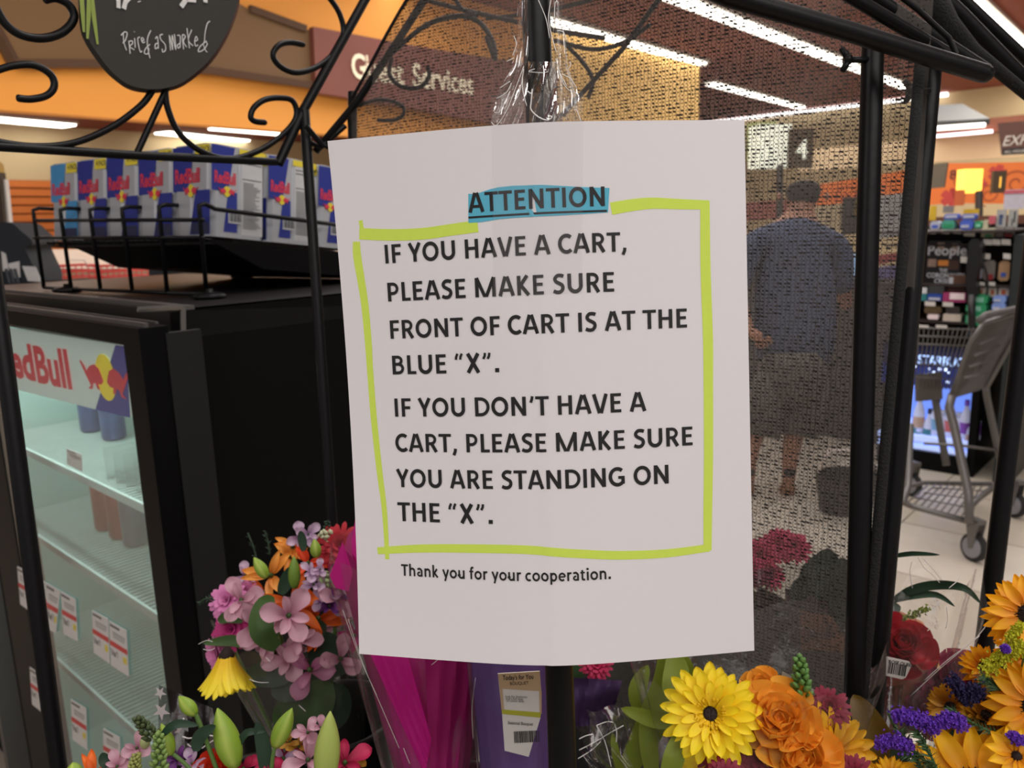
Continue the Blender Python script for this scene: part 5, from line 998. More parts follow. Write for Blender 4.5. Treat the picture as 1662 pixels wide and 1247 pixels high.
def disc(name, mt, r, h, bumps=0, n=20, seed=3):
    mb = MB(); mb.lathe((0, 0, -h * .4), [(r * .4, -h * 1.2), (r * .95, 0), (r, h * .5), (r * .8, h * .9), (r * .35, h * 1.1)], n)
    if bumps:
        rr = random.Random(seed)
        for _ in range(bumps):
            a = rr.random() * 2 * PI; q = r * rr.random() ** .5; p = V((math.cos(a) * q, math.sin(a) * q, h * (.75 - .3 * q / r))); mb.tube([p, p + V((math.cos(a) * r * .06, math.sin(a) * r * .06, r * .14))], [r * .055, r * .02], 4)
    return mb.mesh(name, mt, True)
yl = mat('petal_yellow', 'f8cc08', .55, c2='ffe61c', sub=.25, var=.06, ns=60); yl2 = mat('petal_golden', 'f0a808', .55, c2='fcc60e', sub=.25, var=.07, ns=60)
sun = mat('petal_sunflower', 'ee9812', .55, c2='ffc01c', sub=.25, var=.08, ns=60); sun2 = mat('petal_sunflower_bright', 'f0a60a', .55, c2='ffcb18', sub=.25, var=.06, ns=60); och = mat('petal_ochre', 'b57a14', .6, c2='d09a22', sub=.2)
rosm = mat('petal_orange_rose', 'ff9a1c', .5, c2='ffbe48', sub=.15, var=.05, ns=30); marn = mat('petal_maroon', '5c0c24', .6, c2='8a1436', sub=.15); redp = mat('petal_red', '8f0c1a', .6, c2='b8162a', sub=.2)
lil1 = mat('petal_apricot', 'e08a34', .5, c2='f2a848', sub=.25); lil2 = mat('petal_orange', 'd85a14', .5, c2='f2782a', sub=.25); alst = mat('petal_pale_pink', 'c48aa0', .6, c2='dcb0c0', sub=.25, var=.12); alst2 = mat('petal_dusty_pink', 'a85a80', .6, c2='c888a8', sub=.25)
pnk = mat('petal_pink', 'c85a9a', .6, c2='e08ac0', sub=.2); mag = mat('petal_magenta', 'a81e68', .6, c2='d03a8c', sub=.2); pur = mat('petal_purple', '5a1f6a', .6, c2='8a4a9c', sub=.2); vio = mat('statice_violet', '5428a0', .7, c2='7a44c8', var=.25, ns=200)
lav = mat('petal_lavender', 'b490b8', .6, c2='d4bcd4', sub=.2); crimson = mat('petal_crimson', 'a01440', .6, c2='c8285c', sub=.2)
leafm = mat('leaf_green', '40602a', .5, var=.15, ns=20, sub=.15); leafd = mat('leaf_dark', '24402c', .5, var=.15, ns=20, sub=.1); leafy = mat('leaf_olive', '7a8a24', .55, var=.12, ns=12, sub=.25); budm = mat('bud_green', '7fa02c', .5, c2='a9bd55', var=.08, ns=20); budl = mat('bud_pale', 'a8b85c', .5, var=.08, ns=15); grn = mat('spike_green', '5e8a42', .5, var=.2, ns=60); stemm = mat('stem_green', '5a7a3a', .5)
dkc = mat('centre_dark', '241410', .8, var=.5, ns=300); ylc = mat('centre_yellow', 'e0b012', .7, var=.2, ns=300)
def core_(nm, mt, r, h, b=0):
    k = (nm, r, h)
    if k not in PC: PC[k] = disc(nm, mt, r, h, b)
    return PC[k]
def petals(key, mt, L, W, n=3, **kw):
    k = (key, L, W)
    if k not in PC: PC[k] = [petal_mesh('petal', mt, L, W * (1 + .12 * (i - 1)), seed=i + 5, **kw) for i in range(n)]
    return PC[k]
def gerbera(par, c, n, r, mt, cm=dkc, tuft=True, close=0.0):
    f = flower('gerbera', par, c, n, core_('flower_centre', cm, r * .17, r * .12, 60), [(22, petals('ga', mt, round(r * .84, 4), round(r * .29, 4), a0=.25, a1=-.15, cup=.12, nl=8), r * .15, close, 1, -.002), (20, petals('ga', mt, round(r * .84, 4), round(r * .29, 4)), r * .15, .2 + close, .86, .001), (13, petals('ga', mt, round(r * .84, 4), round(r * .29, 4)), r * .14, .42 + close, .6, .003)])
    if tuft:
        mb = MB(); rr = random.Random(4)
        for k in range(70): a = rr.random() * 6.28; q = r * rr.uniform(.17, .3); p = V((math.cos(a) * q, math.sin(a) * q, r * .08)); mb.tube([p, p + V((math.cos(a) * r * .07, math.sin(a) * r * .07, r * .1)), p + V((math.cos(a) * r * .1, math.sin(a) * r * .1, r * .09))], [r * .018, r * .03, r * .012], 4)
        link('floret_ring', mb.mesh('floret_ring', mt, True), f, WM[f.name])
    return f
def sunflower(par, c, n, r, mt=sun, close=0.0, cr=.3):
    return flower('sunflower', par, c, n, core_('seed_centre', dkc, r * cr, r * .16, 120), [(16, petals('sf', mt, round(r * .76, 4), round(r * .30, 4), a0=.15, a1=-.1, cup=.2, tip='point'), r * cr * .85, close - .1, 1.02, -.004), (16, petals('sf', mt, round(r * .76, 4), round(r * .30, 4)), r * cr * .83, close + .06, .98, -.001), (13, petals('sf', mt, round(r * .76, 4), round(r * .30, 4)), r * cr * .8, .25 + close, .9, .002)])
def rose(par, c, n, r, mt, name='rose'):
    rings = []; pm = petals('ro', mt, round(r * .95, 4), round(r * 1.2, 4), a0=1.35, a1=.35, cup=.34, tip='wide', nl=8, nw=8, ruffle=.015)
    rings = [(5, pm, r * .12, -.6, 1.0, -r * .4), (5, pm, r * .12, -.28, .92, -r * .32), (5, pm, r * .09, -.02, .84, -r * .24), (4, pm, r * .06, .16, .74, -r * .15), (4, pm, r * .04, .32, .6, -r * .04), (3, pm, r * .02, .42, .45, r * .04)]
    return flower(name, par, c, n, core_('rose_heart', mt, r * .16, r * .5), rings)
def mum(par, c, n, r, mt, name='chrysanthemum', cnt=1.0):
    """many small florets, too small to pick apart: one mesh"""
    mb = MB(); rr = random.Random(int(abs(c.x) * 9999)); M = frame(c, n)
    for ring, (k, rad, el) in enumerate(((20, 1, .05), (18, .88, .3), (15, .7, .6), (12, .5, .95), (8, .3, 1.25))):
        for i in range(int(k * cnt)):
            a = 2 * PI * i / int(k * cnt) + rr.uniform(-.12, .12) + ring * .3; L = r * rad * rr.uniform(.9, 1.05); w = r * .105; d = V((math.cos(a), math.sin(a), 0)); s = V((-d.y, d.x, 0)); e = el + rr.uniform(-.1, .1); ax = d * math.cos(e) + V((0, 0, math.sin(e)))
            p = [V((0, 0, -r * .12)) + ax * L * t - V((0, 0, 1)) * L * .12 * t * t for t in (.1, .6, .9, 1)]
            mb.add([p[0] - s * w * .5, p[0] + s * w * .5, p[1] - s * w + V((0, 0, w * .5)), p[1] + s * w + V((0, 0, w * .5)), p[2] - s * w * .8 + V((0, 0, w * .4)), p[2] + s * w * .8 + V((0, 0, w * .4)), p[3]], [(0, 1, 3, 2), (2, 3, 5, 4), (4, 5, 6)], [0, 0, .6, .6, .9, .9, 1])
    return link(name, mb.mesh(name, mt, True), par, M)
def lily(par, c, n, r, mt, name='lily'):
    return flower(name, par, c, n, core_('lily_throat', leafm, r * .1, r * .3), [(3, petals('li', mt, round(r, 4), round(r * .36, 4), a0=.9, a1=-.1, cup=.25, tip='point', nl=8), r * .05, -.15, 1, 0), (3, petals('li', mt, round(r, 4), round(r * .36, 4)), r * .05, -.05, .95, 0)])
def alstro(par, c, n, r, mt=alst):
    return flower('alstroemeria', par, c, n, core_('lily_throat', leafm, r * .1, r * .3), [(3, petals('al', mt, round(r, 4), round(r * .72, 4), a0=.95, a1=.1, cup=.2, tip='wide', ruffle=.03), r * .06, -.2, 1, 0), (3, petals('al2', mt, round(r * .85, 4), round(r * .42, 4), a0=1.0, a1=.2, cup=.25, tip='round'), r * .05, .05, .95, 0)])
def leaf(par, pts, wpx, mt=leafm, name='leaf', fold=.25, tip=True):
    """blade along photo points (px, py, distance)"""
    q = spl([tuple(p) for p in pts], 5); w = [P(*p) for p in q]; mb = MB(); n = len(w); vs = []
    for i, p in enumerate(w):
        t = (w[min(i + 1, n - 1)] - w[max(i - 1, 0)]).normalized(); s = t.cross((CAM - p).normalized()).normalized(); s2 = (CAM - p).normalized(); u = i / (n - 1)
        h = wpx * q[i][2] / F / 2 * (max(.04, math.sin(PI * (.08 + .92 * u)) ** .7) if tip else 1); vs += [p - s * h, p - s * h * .5 - s2 * h * fold * .6, p - s2 * h * fold, p + s * h * .5 - s2 * h * fold * .6, p + s * h]
    mb.add(vs, [(i * 5 + j, i * 5 + j + 1, (i + 1) * 5 + j + 1, (i + 1) * 5 + j) for i in range(n - 1) for j in range(4)], [i / n for i in range(n) for _ in range(5)]); return mb.build(name, mt, par, True)
def bud(par, a, b, wpx, mt=budm, name='lily_bud'):
    A, B = P(*a), P(*b); n = 9; mb = MB(); r = wpx * a[2] / F / 2; pts = []; rs = []
    for i in range(n + 1): u = i / n; pts.append(A + (B - A) * u); rs.append(r * max(.06, (math.sin(PI * (.1 + .9 * u ** .9))) ** .75))
    mb.tube(pts, rs, 12); mb.g = [0] * len(mb.v)
    o = len(mb.v); M = mb; k = 12
    for i in range(len(pts)):
        for j in range(12): mb.g[i * 12 + j] = .2 + .6 * (j % 4 == 0)
    for i in range(len(pts)):   # three shallow seams give the bud its ribs
        for j in (0, 4, 8): v = V(mb.v[i * 12 + j]); mb.v[i * 12 + j] = tuple(v + (v - pts[i]) * -.14)
    return mb.build(name, mt, par, True)
def stem(par, pts, r=.0022, mt=stemm): mb = MB(); mb.tube([P(*p) for p in spl(pts, 5)], r, 6); return mb.build('stem', mt, par, True)
def spike(par, a, b, wpx, mt, name='flower_spike', cnt=34, sz=.3):
    A, B = P(*a), P(*b); ax = (B - A).normalized(); o = ax.orthogonal().normalized(); o2 = ax.cross(o); r = wpx * a[2] / F / 2; rr = random.Random(int(a[0] * 7 + a[1])); mb = MB()
    for i in range(cnt):
        u = i / cnt; an = i * 2.4; rad = r * (1 - u * .65); d = o * math.cos(an) + o2 * math.sin(an); c = A + (B - A) * u + d * rad * .4; e = c + (d * .8 + ax * .8).normalized() * r * sz * 2.2 * (1.1 - u * .5)
        mb.tube([c, (c + e) / 2, e], [r * sz * .5, r * sz * .8, r * sz * .2], 6)
    mb.g = [rr.random() for _ in mb.v]; return mb.build(name, mt, par, True)
def cluster(par, pts, wpx, mt, name, cnt=160, sz=.0022):
    """tiny florets along a short path"""
    q = spl(pts, 6); rr = random.Random(int(pts[0][0])); mb = MB()
    for i in range(cnt):
        p = q[int(rr.random() * (len(q) - 1))]; c = P(p[0] + rr.gauss(0, wpx * .28), p[1] + rr.gauss(0, wpx * .24), p[2] + rr.uniform(-.008, .008)); d = V((rr.uniform(-1, 1), rr.uniform(-1, 1), rr.uniform(0, 1))).normalized(); s = d.orthogonal().normalized() * sz; t = d.cross(s)
        k = len(mb.v); mb.add([c, c + d * sz * .8 + s, c + d * sz * .8 + t, c + d * sz * .8 - s, c + d * sz * .8 - t], [(0, 1, 2), (0, 2, 3), (0, 3, 4), (0, 4, 1)], [0, 1, 1, 1, 1])
    return tag(mb.build(name, mt, par), kind='stuff')
def needles(par, pts, wpx, mt, name='rosemary_sprig', cnt=70):
    q = spl(pts, 8); rr = random.Random(int(pts[0][0] + 1)); mb = MB(); w = [P(*p) for p in q]; mb.tube(w, .0009, 5)
    for i in range(cnt):
        k = int(rr.random() * (len(w) - 1)); a = (w[k + 1] - w[k]).normalized(); L = wpx * q[k][2] / F / 2; d = (a * .7 + a.orthogonal().normalized() * math.cos(i * 2.4) + a.cross(a.orthogonal().normalized()) * math.sin(i * 2.4)).normalized(); s = d.orthogonal().normalized() * .0008
        c = w[k]; mb.add([c - s, c + s, c + d * L * rr.uniform(.7, 1.1)], [(0, 1, 2)])
    return tag(mb.build(name, mt, par), kind='stuff')
def cone_wrap(par, name, mt, top, bot, d0, d1, pleat=.006, n=56, bow=.05, seed=2, zag=0):
    """wrap sleeve from a rim (left px, right px, py) down to a tie (left, right, py); real depth, open at the top"""
    rr = random.Random(seed); ph = [rr.random() * 6 for _ in range(4)]
    def fn(a, b):
        an = a * 2 * PI; l = top[0] + (bot[0] - top[0]) * b; r = top[1] + (bot[1] - top[1]) * b; y = top[2] + (bot[2] - top[2]) * b; d = d0 + (d1 - d0) * b; cx_ = (l + r) / 2; hw = (r - l) / 2
        pl = 1 + pleat * 8 * math.sin(an * 7 + ph[0]) + pleat * 5 * math.sin(an * 13 + ph[1] + b * 3); zz = zag * math.sin(an * 5 + ph[2]) * (1 - b)
        p = P(cx_ + hw * math.cos(an) * pl, y + zz, d); return p + hz(cx_, y) * (-math.sin(an) * hw * d / F * pl * .8)
    mb = MB(); mb.grid(fn, n, 20); return mb.build(name, mt, par, True)
cello = clear('cellophane', 'c9c6c0', .04, .12, .22, .5, 30)
def glints(par, lists, d, r=.0005):  # film highlights drawn as thin pale tubes
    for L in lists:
        mb = MB(); mb.tube([P(a, b, d) for a, b in spl(L, 5)], r, 5); mb.build('crease_glint', glint, par, True)
def bucket(label, px, py, d, rpx, h=.22):
    c = P(px, py, d); r = rpx * d / F; t = thing('flower_bucket', label, 'bucket', c - UP * h); mb = MB()
    hb_ = c.z - .737
    mb.lathe(c - UP * hb_, [(r * .75, 0), (r * .96, hb_ * .97), (r, hb_), (r * .94, hb_), (r * .9, hb_ * .9), (r * .7, .01)], 28); mb.build('bucket_body', mat('bucket_black', '101012', .4, var=.1), t, True, .6)
    mb = MB(); mb.tube([c + V((math.cos(a) * r, math.sin(a) * r, 0)) for a in [k * PI / 14 for k in range(29)]], .003, 6); mb.build('rim', mat('bucket_black', '101012'), t, True)
bucket('black flower bucket holding the mixed bouquet left of the notice', 545, 1160, .78, 95); bucket('black flower bucket below the yellow gerberas and orange roses', 1230, 1300, .62, 120); bucket('black flower bucket below the magenta tissue bouquet', 735, 1290, .66, 80)
bucket('black flower bucket below the sunflowers at the right edge', 1575, 1310, .60, 110); bucket('black flower bucket below the green lily buds', 400, 1310, .60, 130)
# ---- gerbera and rose bouquet ----
d = .57; B = bouquet('gerbera_bouquet', 'bouquet of yellow gerberas, orange roses and maroon mums below the notice corner', P(1240, 1240, d) - UP * .12); k_ = d / F
def at_(px, py, dd=0): return P(px, py, d + dd)
c = at_(1153, 1160); gerbera(B, c, tw(c, .25, -.05), 84 * k_, yl)
c = at_(1168, 1268, .01); gerbera(B, c, tw(c, .9, -.1), 78 * k_, yl, close=.25)
c = at_(1352, 1222, .01); gerbera(B, c, tw(c, .3, .9), 82 * k_, yl2, cm=ylc, close=.3, tuft=False)
c = at_(1262, 1172); rose(B, c, tw(c, .35, .1), 58 * k_, rosm); c = at_(1238, 1118, .035); rose(B, c, tw(c, .9, -.4), 34 * k_, rosm); c = at_(1304, 1238, -.01); rose(B, c, tw(c, .2, .1), 58 * k_, rosm)
for px, py, r, dd in ((1345, 1148, 40, .02), (1172, 1216, 50, 0), (1240, 1222, 56, .0), (1178, 1262, 34, -.03), (1385, 1262, 40, -.02), (1195, 1180, 26, -.004)): c = at_(px, py, dd); mum(B, c, tw(c, .5, R.uniform(-.3, .3)), r * k_, marn)
spike(B, (1302, 1135, d + .01), (1298, 1068, d + .01), 40, grn, 'snapdragon_spike', 30, .34)
for L, w in (([(1012, 1260, .62), (1060, 1170, .62), (1082, 1110, .63), (1080, 1040, .64)], 52), ([(1085, 1130, .6), (1098, 1095, .61), (1092, 1055, .62)], 42), ([(1120, 1110, .62), (1105, 1080, .62), (1085, 1050, .63)], 36), ([(1110, 1175, .6), (1060, 1168, .6), (1008, 1150, .6)], 26), ([(1080, 1270, .56), (1094, 1230, .56), (1100, 1190, .57)], 34), ([(1040, 1160, .64), (1035, 1120, .64), (1052, 1080, .65)], 30), ([(1060, 1270, .6), (1052, 1200, .61), (1048, 1150, .62)], 30)): leaf(B, L, w, leafy)
leaf(B, [(1440, 1275, .6), (1432, 1220, .6), (1405, 1165, .61), (1385, 1128, .62)], 50, mat('leaf_bronze', '6a5212', .5, var=.15, sub=.2))
mb = MB(); mb.prism([P(1270, 1090, .60), P(1335, 1128, .60), P(1322, 1150, .60), P(1262, 1140, .60)], cv(0, 0, .001)); mb.build('care_card', mat('card_grey_white', '9fa096', .7), B)
cone_wrap(B, 'film_sleeve', cello, (1030, 1445, 1060), (1120, 1330, 1420), .64, .58, .004, seed=5, zag=14)
for px, py in ((1160, 1190), (1262, 1200), (1345, 1240), (1170, 1290), (1300, 1260)): stem(B, [(px, py, d + .012), (1235, 1500, d + .03)])
# crumpled film left of it
FB = thing('loose_cellophane', 'crumpled clear cellophane beside the pole right of the purple sleeve', 'wrapper', P(980, 1240, .6))
mb = MB(); mb.grid(lambda a, b: P(950 + a * 75 + 8 * math.sin(b * 9), 1150 + b * 120 + 6 * math.sin(a * 8), .60 + .012 * math.sin(a * 7 + b * 5) + .008 * math.sin(a * 15 - b * 9)), 20, 20); mb.build('film', cello, FB, True)
glints(FB, [[(968, 1178), (985, 1172), (996, 1173)], [(998, 1176), (1001, 1190), (1000, 1205)], [(968, 1178), (982, 1205), (992, 1245)], [(940, 1218), (965, 1205), (990, 1190), (1012, 1178)], [(938, 1232), (960, 1218), (975, 1204)], [(1003, 1150), (1005, 1162)], [(940, 1200), (950, 1195), (962, 1192)]], .595, .0004)
leaf(FB, [(1012, 1270, .61), (1000, 1225, .61), (994, 1190, .615)], 14, leafy)
# ---- sunflower bouquet ----
d = .55; k_ = d / F; B = bouquet('sunflower_bouquet', 'bouquet of sunflowers with purple statice at the right frame edge', P(1600, 1247, d) - UP * .12)
c = at_(1585, 1285, -.01); sunflower(B, c, tw(c, 1.3, -.2), 118 * k_, sun2)
c = at_(1682, 1150, .0); sunflower(B, c, tw(c, .2, -.25), 78 * k_, sun)
c = at_(1672, 1000, .03); sunflower(B, c, tw(c, .5, -.35), 74 * k_, sun)
c = at_(1600, 1165, .03); sunflower(B, c, tw(c, .9, .5), 48 * k_, och, .5)
c = at_(1545, 1150, .05); sunflower(B, c, tw(c, .6, -1.1), 46 * k_, och, .3)
c = at_(1598, 1085, .05); sunflower(B, c, tw(c, 1.2, -.3), 44 * k_, sun, .4)
c = at_(1668, 1062, .05); sunflower(B, c, tw(c, .4, -.5), 56 * k_, sun, .2)
c = at_(1650, 1228, -.015); flower('rudbeckia', B, c, tw(c, .5, .1), core_('dark_cone', dkc, 8 * k_, .004, 30), [(11, petals('ru', sun2, .018, .008, a0=.2, a1=0, cup=.2, tip='point'), .003, .1, 1, 0)])
for L, w in (([(1458, 1162, d), (1490, 1168, d), (1518, 1185, d)], 22), ([(1432, 1208, d), (1452, 1204, d), (1474, 1212, d)], 20), ([(1528, 1172, d), (1545, 1168, d), (1560, 1178, d)], 20), ([(1640, 1195, d), (1650, 1200, d)], 12), ([(1630, 1053, d), (1634, 1056, d)], 8), ([(1644, 1195, d - .01), (1660, 1206, d - .01)], 12)): cluster(B, L, w, vio, 'statice_cluster', 1100, .0012)
for L in ([(1545, 1105, d + .02), (1560, 1125, d + .02), (1572, 1140, d + .02)], [(1580, 1120, d + .02), (1588, 1130, d + .02)]): cluster(B, L, 20, mat('statice_dark', '2a2450', .7, var=.3), 'statice_cluster', 600, .0014)
cluster(B, [(1605, 1085, d + .01), (1635, 1060, d + .01), (1660, 1050, d + .01)], 26, mat('goldenrod', 'a8a818', .7, c2='cfcf30', var=.2, ns=200), 'goldenrod_cluster', 1100, .0011); cluster(B, [(1640, 1035, d + .01), (1658, 1015, d + .01)], 14, mat('goldenrod', 'a8a818'), 'goldenrod_cluster', 400, .0011)
for L, w in (([(1530, 1270, d - .005), (1505, 1215, d - .005), (1490, 1190, d - .005)], 44), ([(1520, 1250, d), (1480, 1215, d), (1462, 1185, d + .01)], 30), ([(1640, 1200, d), (1590, 1180, d + .01), (1540, 1150, d + .01)], 28), ([(1500, 1265, d), (1490, 1235, d), (1470, 1222, d)], 34), ([(1625, 1120, d + .015), (1610, 1110, d + .02), (1600, 1100, d + .02)], 44), ([(1440, 1155, d + .02), (1452, 1180, d + .02), (1462, 1205, d + .02)], 12), ([(1640, 1130, d + .02), (1630, 1100, d + .03), (1625, 1080, d + .03)], 40)): needles(B, L, w, mat('rosemary_green', '4a6a44', .6, var=.2), cnt=120)
for L, w in (([(1470, 1275, .58), (1462, 1235, .58), (1450, 1210, .58)], 30), ([(1575, 1150, .6), (1590, 1130, .6), (1600, 1110, .6)], 34), ([(1620, 1190, .6), (1640, 1170, .6), (1660, 1150, .6)], 40), ([(1640, 1060, .6), (1648, 1040, .6), (1640, 1010, .6)], 30), ([(1560, 1230, .6), (1540, 1195, .6), (1525, 1170, .6)], 40)): leaf(B, L, w, leafd)
c = at_(1448, 1262, .0); sunflower(B, c, tw(c, 1.2, 0), 34 * k_, sun2, .4)
for px, py in ((1585, 1300), (1680, 1180), (1670, 1040), (1600, 1190)): stem(B, [(px, py, d + .02), (1590, 1500, d + .05)])
# ---- red rose sleeve ----
d = .70; k_ = d / F; B = bouquet('rose_bouquet', 'red rose and crimson carnations in a clear sleeve with a barcode label', P(1500, 1180, d) - UP * .1)
for a_, (px, py, r) in enumerate(((1462, 1048, 46),)): c = at_(px, py); rose(B, c, tw(c, .5, .2), r * k_, redp)
for px, py, r, nm in ((1560, 1100, 40, 0), (1510, 1155, 42, 0), (1535, 1130, 36, 0)): c = at_(px, py, .0); rose(B, c, tw(c, .4, R.uniform(-.3, .3)), r * k_, crimson if 0 else mat('petal_carnation', '7a1038', .6, c2='a82458', sub=.2), 'carnation')
peach = mat('tissue_peach', 'd08a66', .8, var=.08, ns=10, sub=.4); rust = mat('tissue_rust', '8a4a34', .8, var=.12, ns=10, sub=.3)
def sheet(par, name, mt, q, d0, amp=.006, nx=14, ny=14, seed=1):
    """folded sheet: q = photo corners TL, TR, BR, BL with distances"""
    rr = random.Random(seed); a1, a2, a3 = [rr.uniform(3, 12) for _ in range(3)]
    def fn(a, b):
        t = [q[0][i] * (1 - a) + q[1][i] * a for i in range(3)]; u = [q[3][i] * (1 - a) + q[2][i] * a for i in range(3)]; p = [t[i] * (1 - b) + u[i] * b for i in range(3)]
        return P(p[0], p[1], p[2] + amp * (abs(math.sin(a * a1 + b * 2)) + .5 * math.sin(b * a2 + a * 3)))
    mb = MB(); mb.grid(fn, nx, ny); return mb.build(name, mt, par, True, .5)
sheet(B, 'tissue_paper', peach, [(1446, 985, .76), (1498, 1010, .76), (1535, 1080, .74), (1440, 1090, .75)], 0, seed=2); sheet(B, 'tissue_paper', rust, [(1432, 1070, .715), (1530, 1060, .71), (1480, 1190, .70), (1425, 1200, .70)], 0, seed=3)
sheet(B, 'tissue_paper', mat('tissue_cream', 'd8b478', .8, sub=.4), [(1490, 1075, .74), (1550, 1062, .74), (1530, 1090, .73), (1500, 1090, .73)], 0, seed=4); sheet(B, 'tissue_paper', mat('tissue_brown', '6e3a22', .8, var=.1), [(1436, 1115, .70), (1468, 1112, .70), (1470, 1180, .69), (1425, 1190, .69)], 0, seed=6)
for L, w, m_ in (([(1440, 905, .74), (1480, 899, .72), (1526, 901, .7)], 8, leafd), ([(1438, 985, .74), (1475, 960, .72), (1520, 950, .7), (1565, 955, .68), (1592, 980, .68)], 15, leafd), ([(1442, 978, .74), (1480, 968, .72), (1520, 966, .71), (1550, 985, .7)], 11, leafd), ([(1436, 1005, .73), (1448, 990, .73), (1462, 985, .73)], 22, leafd)): leaf(B, L, w, m_)
cluster(B, [(1450, 1010, .72), (1480, 1000, .72), (1508, 988, .72)], 12, mat('filler_olive', '7a8a3a', .7, var=.2), 'filler_cluster', 140, .0016)
lab = Plane(P(1459, 1085, .655), (P(1478, 1087, .655) - P(1440, 1080, .655)), (P(1450, 1060, .655) - P(1445, 1090, .655)))
mb = MB(); q = [lab.px(*p) for p in ((1437, 1066), (1476, 1074), (1480, 1080), (1470, 1100), (1464, 1103), (1436, 1097))]; sg2 = 1 if (CAM - lab.o).dot(lab.n) > 0 else -1; lab.poly(mb, q, -.0008 * sg2, 0); lb_ = mb.build('barcode_label', mat('label_white', 'd2cfcc', .5), B)
mb = MB(); xa, ya = lab.px(1440, 1093); xb, yb2 = lab.px(1470, 1096)
u = xa
while u < xb: w_ = R.choice((.0004, .0007, .0011)); lab.rect(mb, u, ya, u + w_, ya + .009, .0003 * sg2, .0002 * sg2); u += w_ + R.choice((.0005, .0008))
xa, ya = lab.px(1442, 1076); lab.text(mb, 'ROSE QUEEN', xa, ya, .0036, .02, 1, .0005 * sg2); tag(mb.build('barcode', ink, lb_), kind='stuff')
cone_wrap(B, 'film_sleeve', cello, (1420, 1600, 960), (1430, 1500, 1300), .70, .66, .004, seed=8, zag=25)
glints(B, [[(1490, 905), (1500, 922), (1512, 932), (1525, 946)], [(1497, 906), (1515, 925), (1528, 942)], [(1480, 912), (1477, 930), (1481, 955)], [(1540, 955), (1552, 945), (1560, 936)], [(1536, 985), (1538, 1005), (1535, 1020)], [(1500, 1105), (1540, 1070), (1580, 1040), (1605, 1010)], [(1478, 1130), (1530, 1082), (1590, 1032)], [(1528, 975), (1518, 985)]], .66, .0003)
# ---- bouquet behind the mesh ----
d = .92; k_ = d / F; B = bouquet('peony_bouquet', 'magenta flowers and dark leaves wrapped in tissue, seen behind the mesh', P(1280, 1050, d) - UP * .1)
for px, py, r in ((1232, 905, 40), (1262, 885, 34), (1290, 888, 30), (1215, 925, 34), (1250, 935, 26)): c = at_(px, py, R.uniform(-.02, .02)); mum(B, c, tw(c, .5, R.uniform(-.3, .3)), r * k_, crimson, 'carnation')
for L, w in (([(1350, 985, d), (1340, 940, d), (1345, 890, d)], 60), ([(1370, 1000, d), (1365, 960, d), (1368, 905, d)], 50), ([(1310, 960, d), (1325, 930, d), (1340, 900, d)], 46), ([(1330, 1020, d), (1355, 1000, d), (1385, 985, d)], 50), ([(1290, 975, d), (1300, 955, d), (1310, 935, d)], 30)): leaf(B, L, w, leafd)
sheet(B, 'tissue_paper', mat('tissue_orange', 'c07a4a', .8, sub=.4), [(1296, 990, .9), (1350, 1000, .9), (1385, 1060, .88), (1300, 1055, .88)], 0, seed=12); sheet(B, 'tissue_paper', mat('tissue_maroon', '50283a', .8), [(1275, 955, .92), (1345, 975, .92), (1345, 1000, .92), (1275, 1000, .92)], 0, seed=13)
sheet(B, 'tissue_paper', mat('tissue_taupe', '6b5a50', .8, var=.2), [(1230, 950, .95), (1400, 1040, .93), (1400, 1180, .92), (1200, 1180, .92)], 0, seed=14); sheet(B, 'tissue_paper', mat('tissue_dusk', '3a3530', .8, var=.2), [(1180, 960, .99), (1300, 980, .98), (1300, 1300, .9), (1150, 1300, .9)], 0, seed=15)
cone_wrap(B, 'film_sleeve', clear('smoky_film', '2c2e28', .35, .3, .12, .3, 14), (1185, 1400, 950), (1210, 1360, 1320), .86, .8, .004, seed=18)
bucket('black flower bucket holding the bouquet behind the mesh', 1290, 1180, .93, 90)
# ---- dark wrapped bouquet behind the pole ----
d = .98; B = bouquet('foliage_bouquet', 'dark leafy bouquet in charcoal wrapping behind the mesh below the notice', P(1050, 1200, d) - UP * .1)
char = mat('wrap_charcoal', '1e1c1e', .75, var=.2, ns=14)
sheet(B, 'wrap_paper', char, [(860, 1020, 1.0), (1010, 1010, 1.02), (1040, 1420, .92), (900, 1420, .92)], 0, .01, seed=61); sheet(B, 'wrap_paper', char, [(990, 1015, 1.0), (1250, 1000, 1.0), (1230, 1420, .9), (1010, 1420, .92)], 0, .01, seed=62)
for i in range(26):
    x = R.uniform(930, 1250); y = R.uniform(1000, 1090) if x < 1190 else R.uniform(930, 1090); leaf(B, [(x + R.uniform(-20, 20), y + 70, d - .02), (x, y + 20, d - .03), (x + R.uniform(-30, 30), y - 35, d - .02)], R.uniform(22, 40), R.choice((leafd, leafd, mat('leaf_mid', '33502a', .5, sub=.1), mat('leaf_bronze', '6a5212', .5, sub=.2))))
bucket('black flower bucket holding the dark leafy bouquet behind the mesh', 1060, 1215, 1.0, 150)
# ---- magenta tissue bouquet ----
d = .64; k_ = d / F; B = bouquet('tissue_bouquet', 'bouquet in bright magenta tissue and clear film behind the notice', P(700, 1240, d) - UP * .1)
pink = mat('tissue_magenta', 'd81c98', .7, var=.12, ns=8, sub=.45); pink2 = mat('tissue_deep_magenta', 'a8146e', .7, var=.15, ns=8, sub=.35)
cone_wrap(B, 'tissue_paper', pink2, (548, 800, 900), (655, 752, 1300), .72, .66, .0045, seed=21, zag=30); cone_wrap(B, 'tissue_paper', pink, (575, 745, 860), (668, 735, 1300), .70, .64, .005, seed=22, zag=40)
sheet(B, 'tissue_paper', pink, [(600, 1060, .63), (660, 1060, .62), (700, 1200, .62), (690, 1260, .62)], 0, .0018, seed=23); sheet(B, 'tissue_paper', pink2, [(690, 1060, .625), (770, 1060, .64), (745, 1300, .63), (700, 1300, .62)], 0, .002, seed=24)
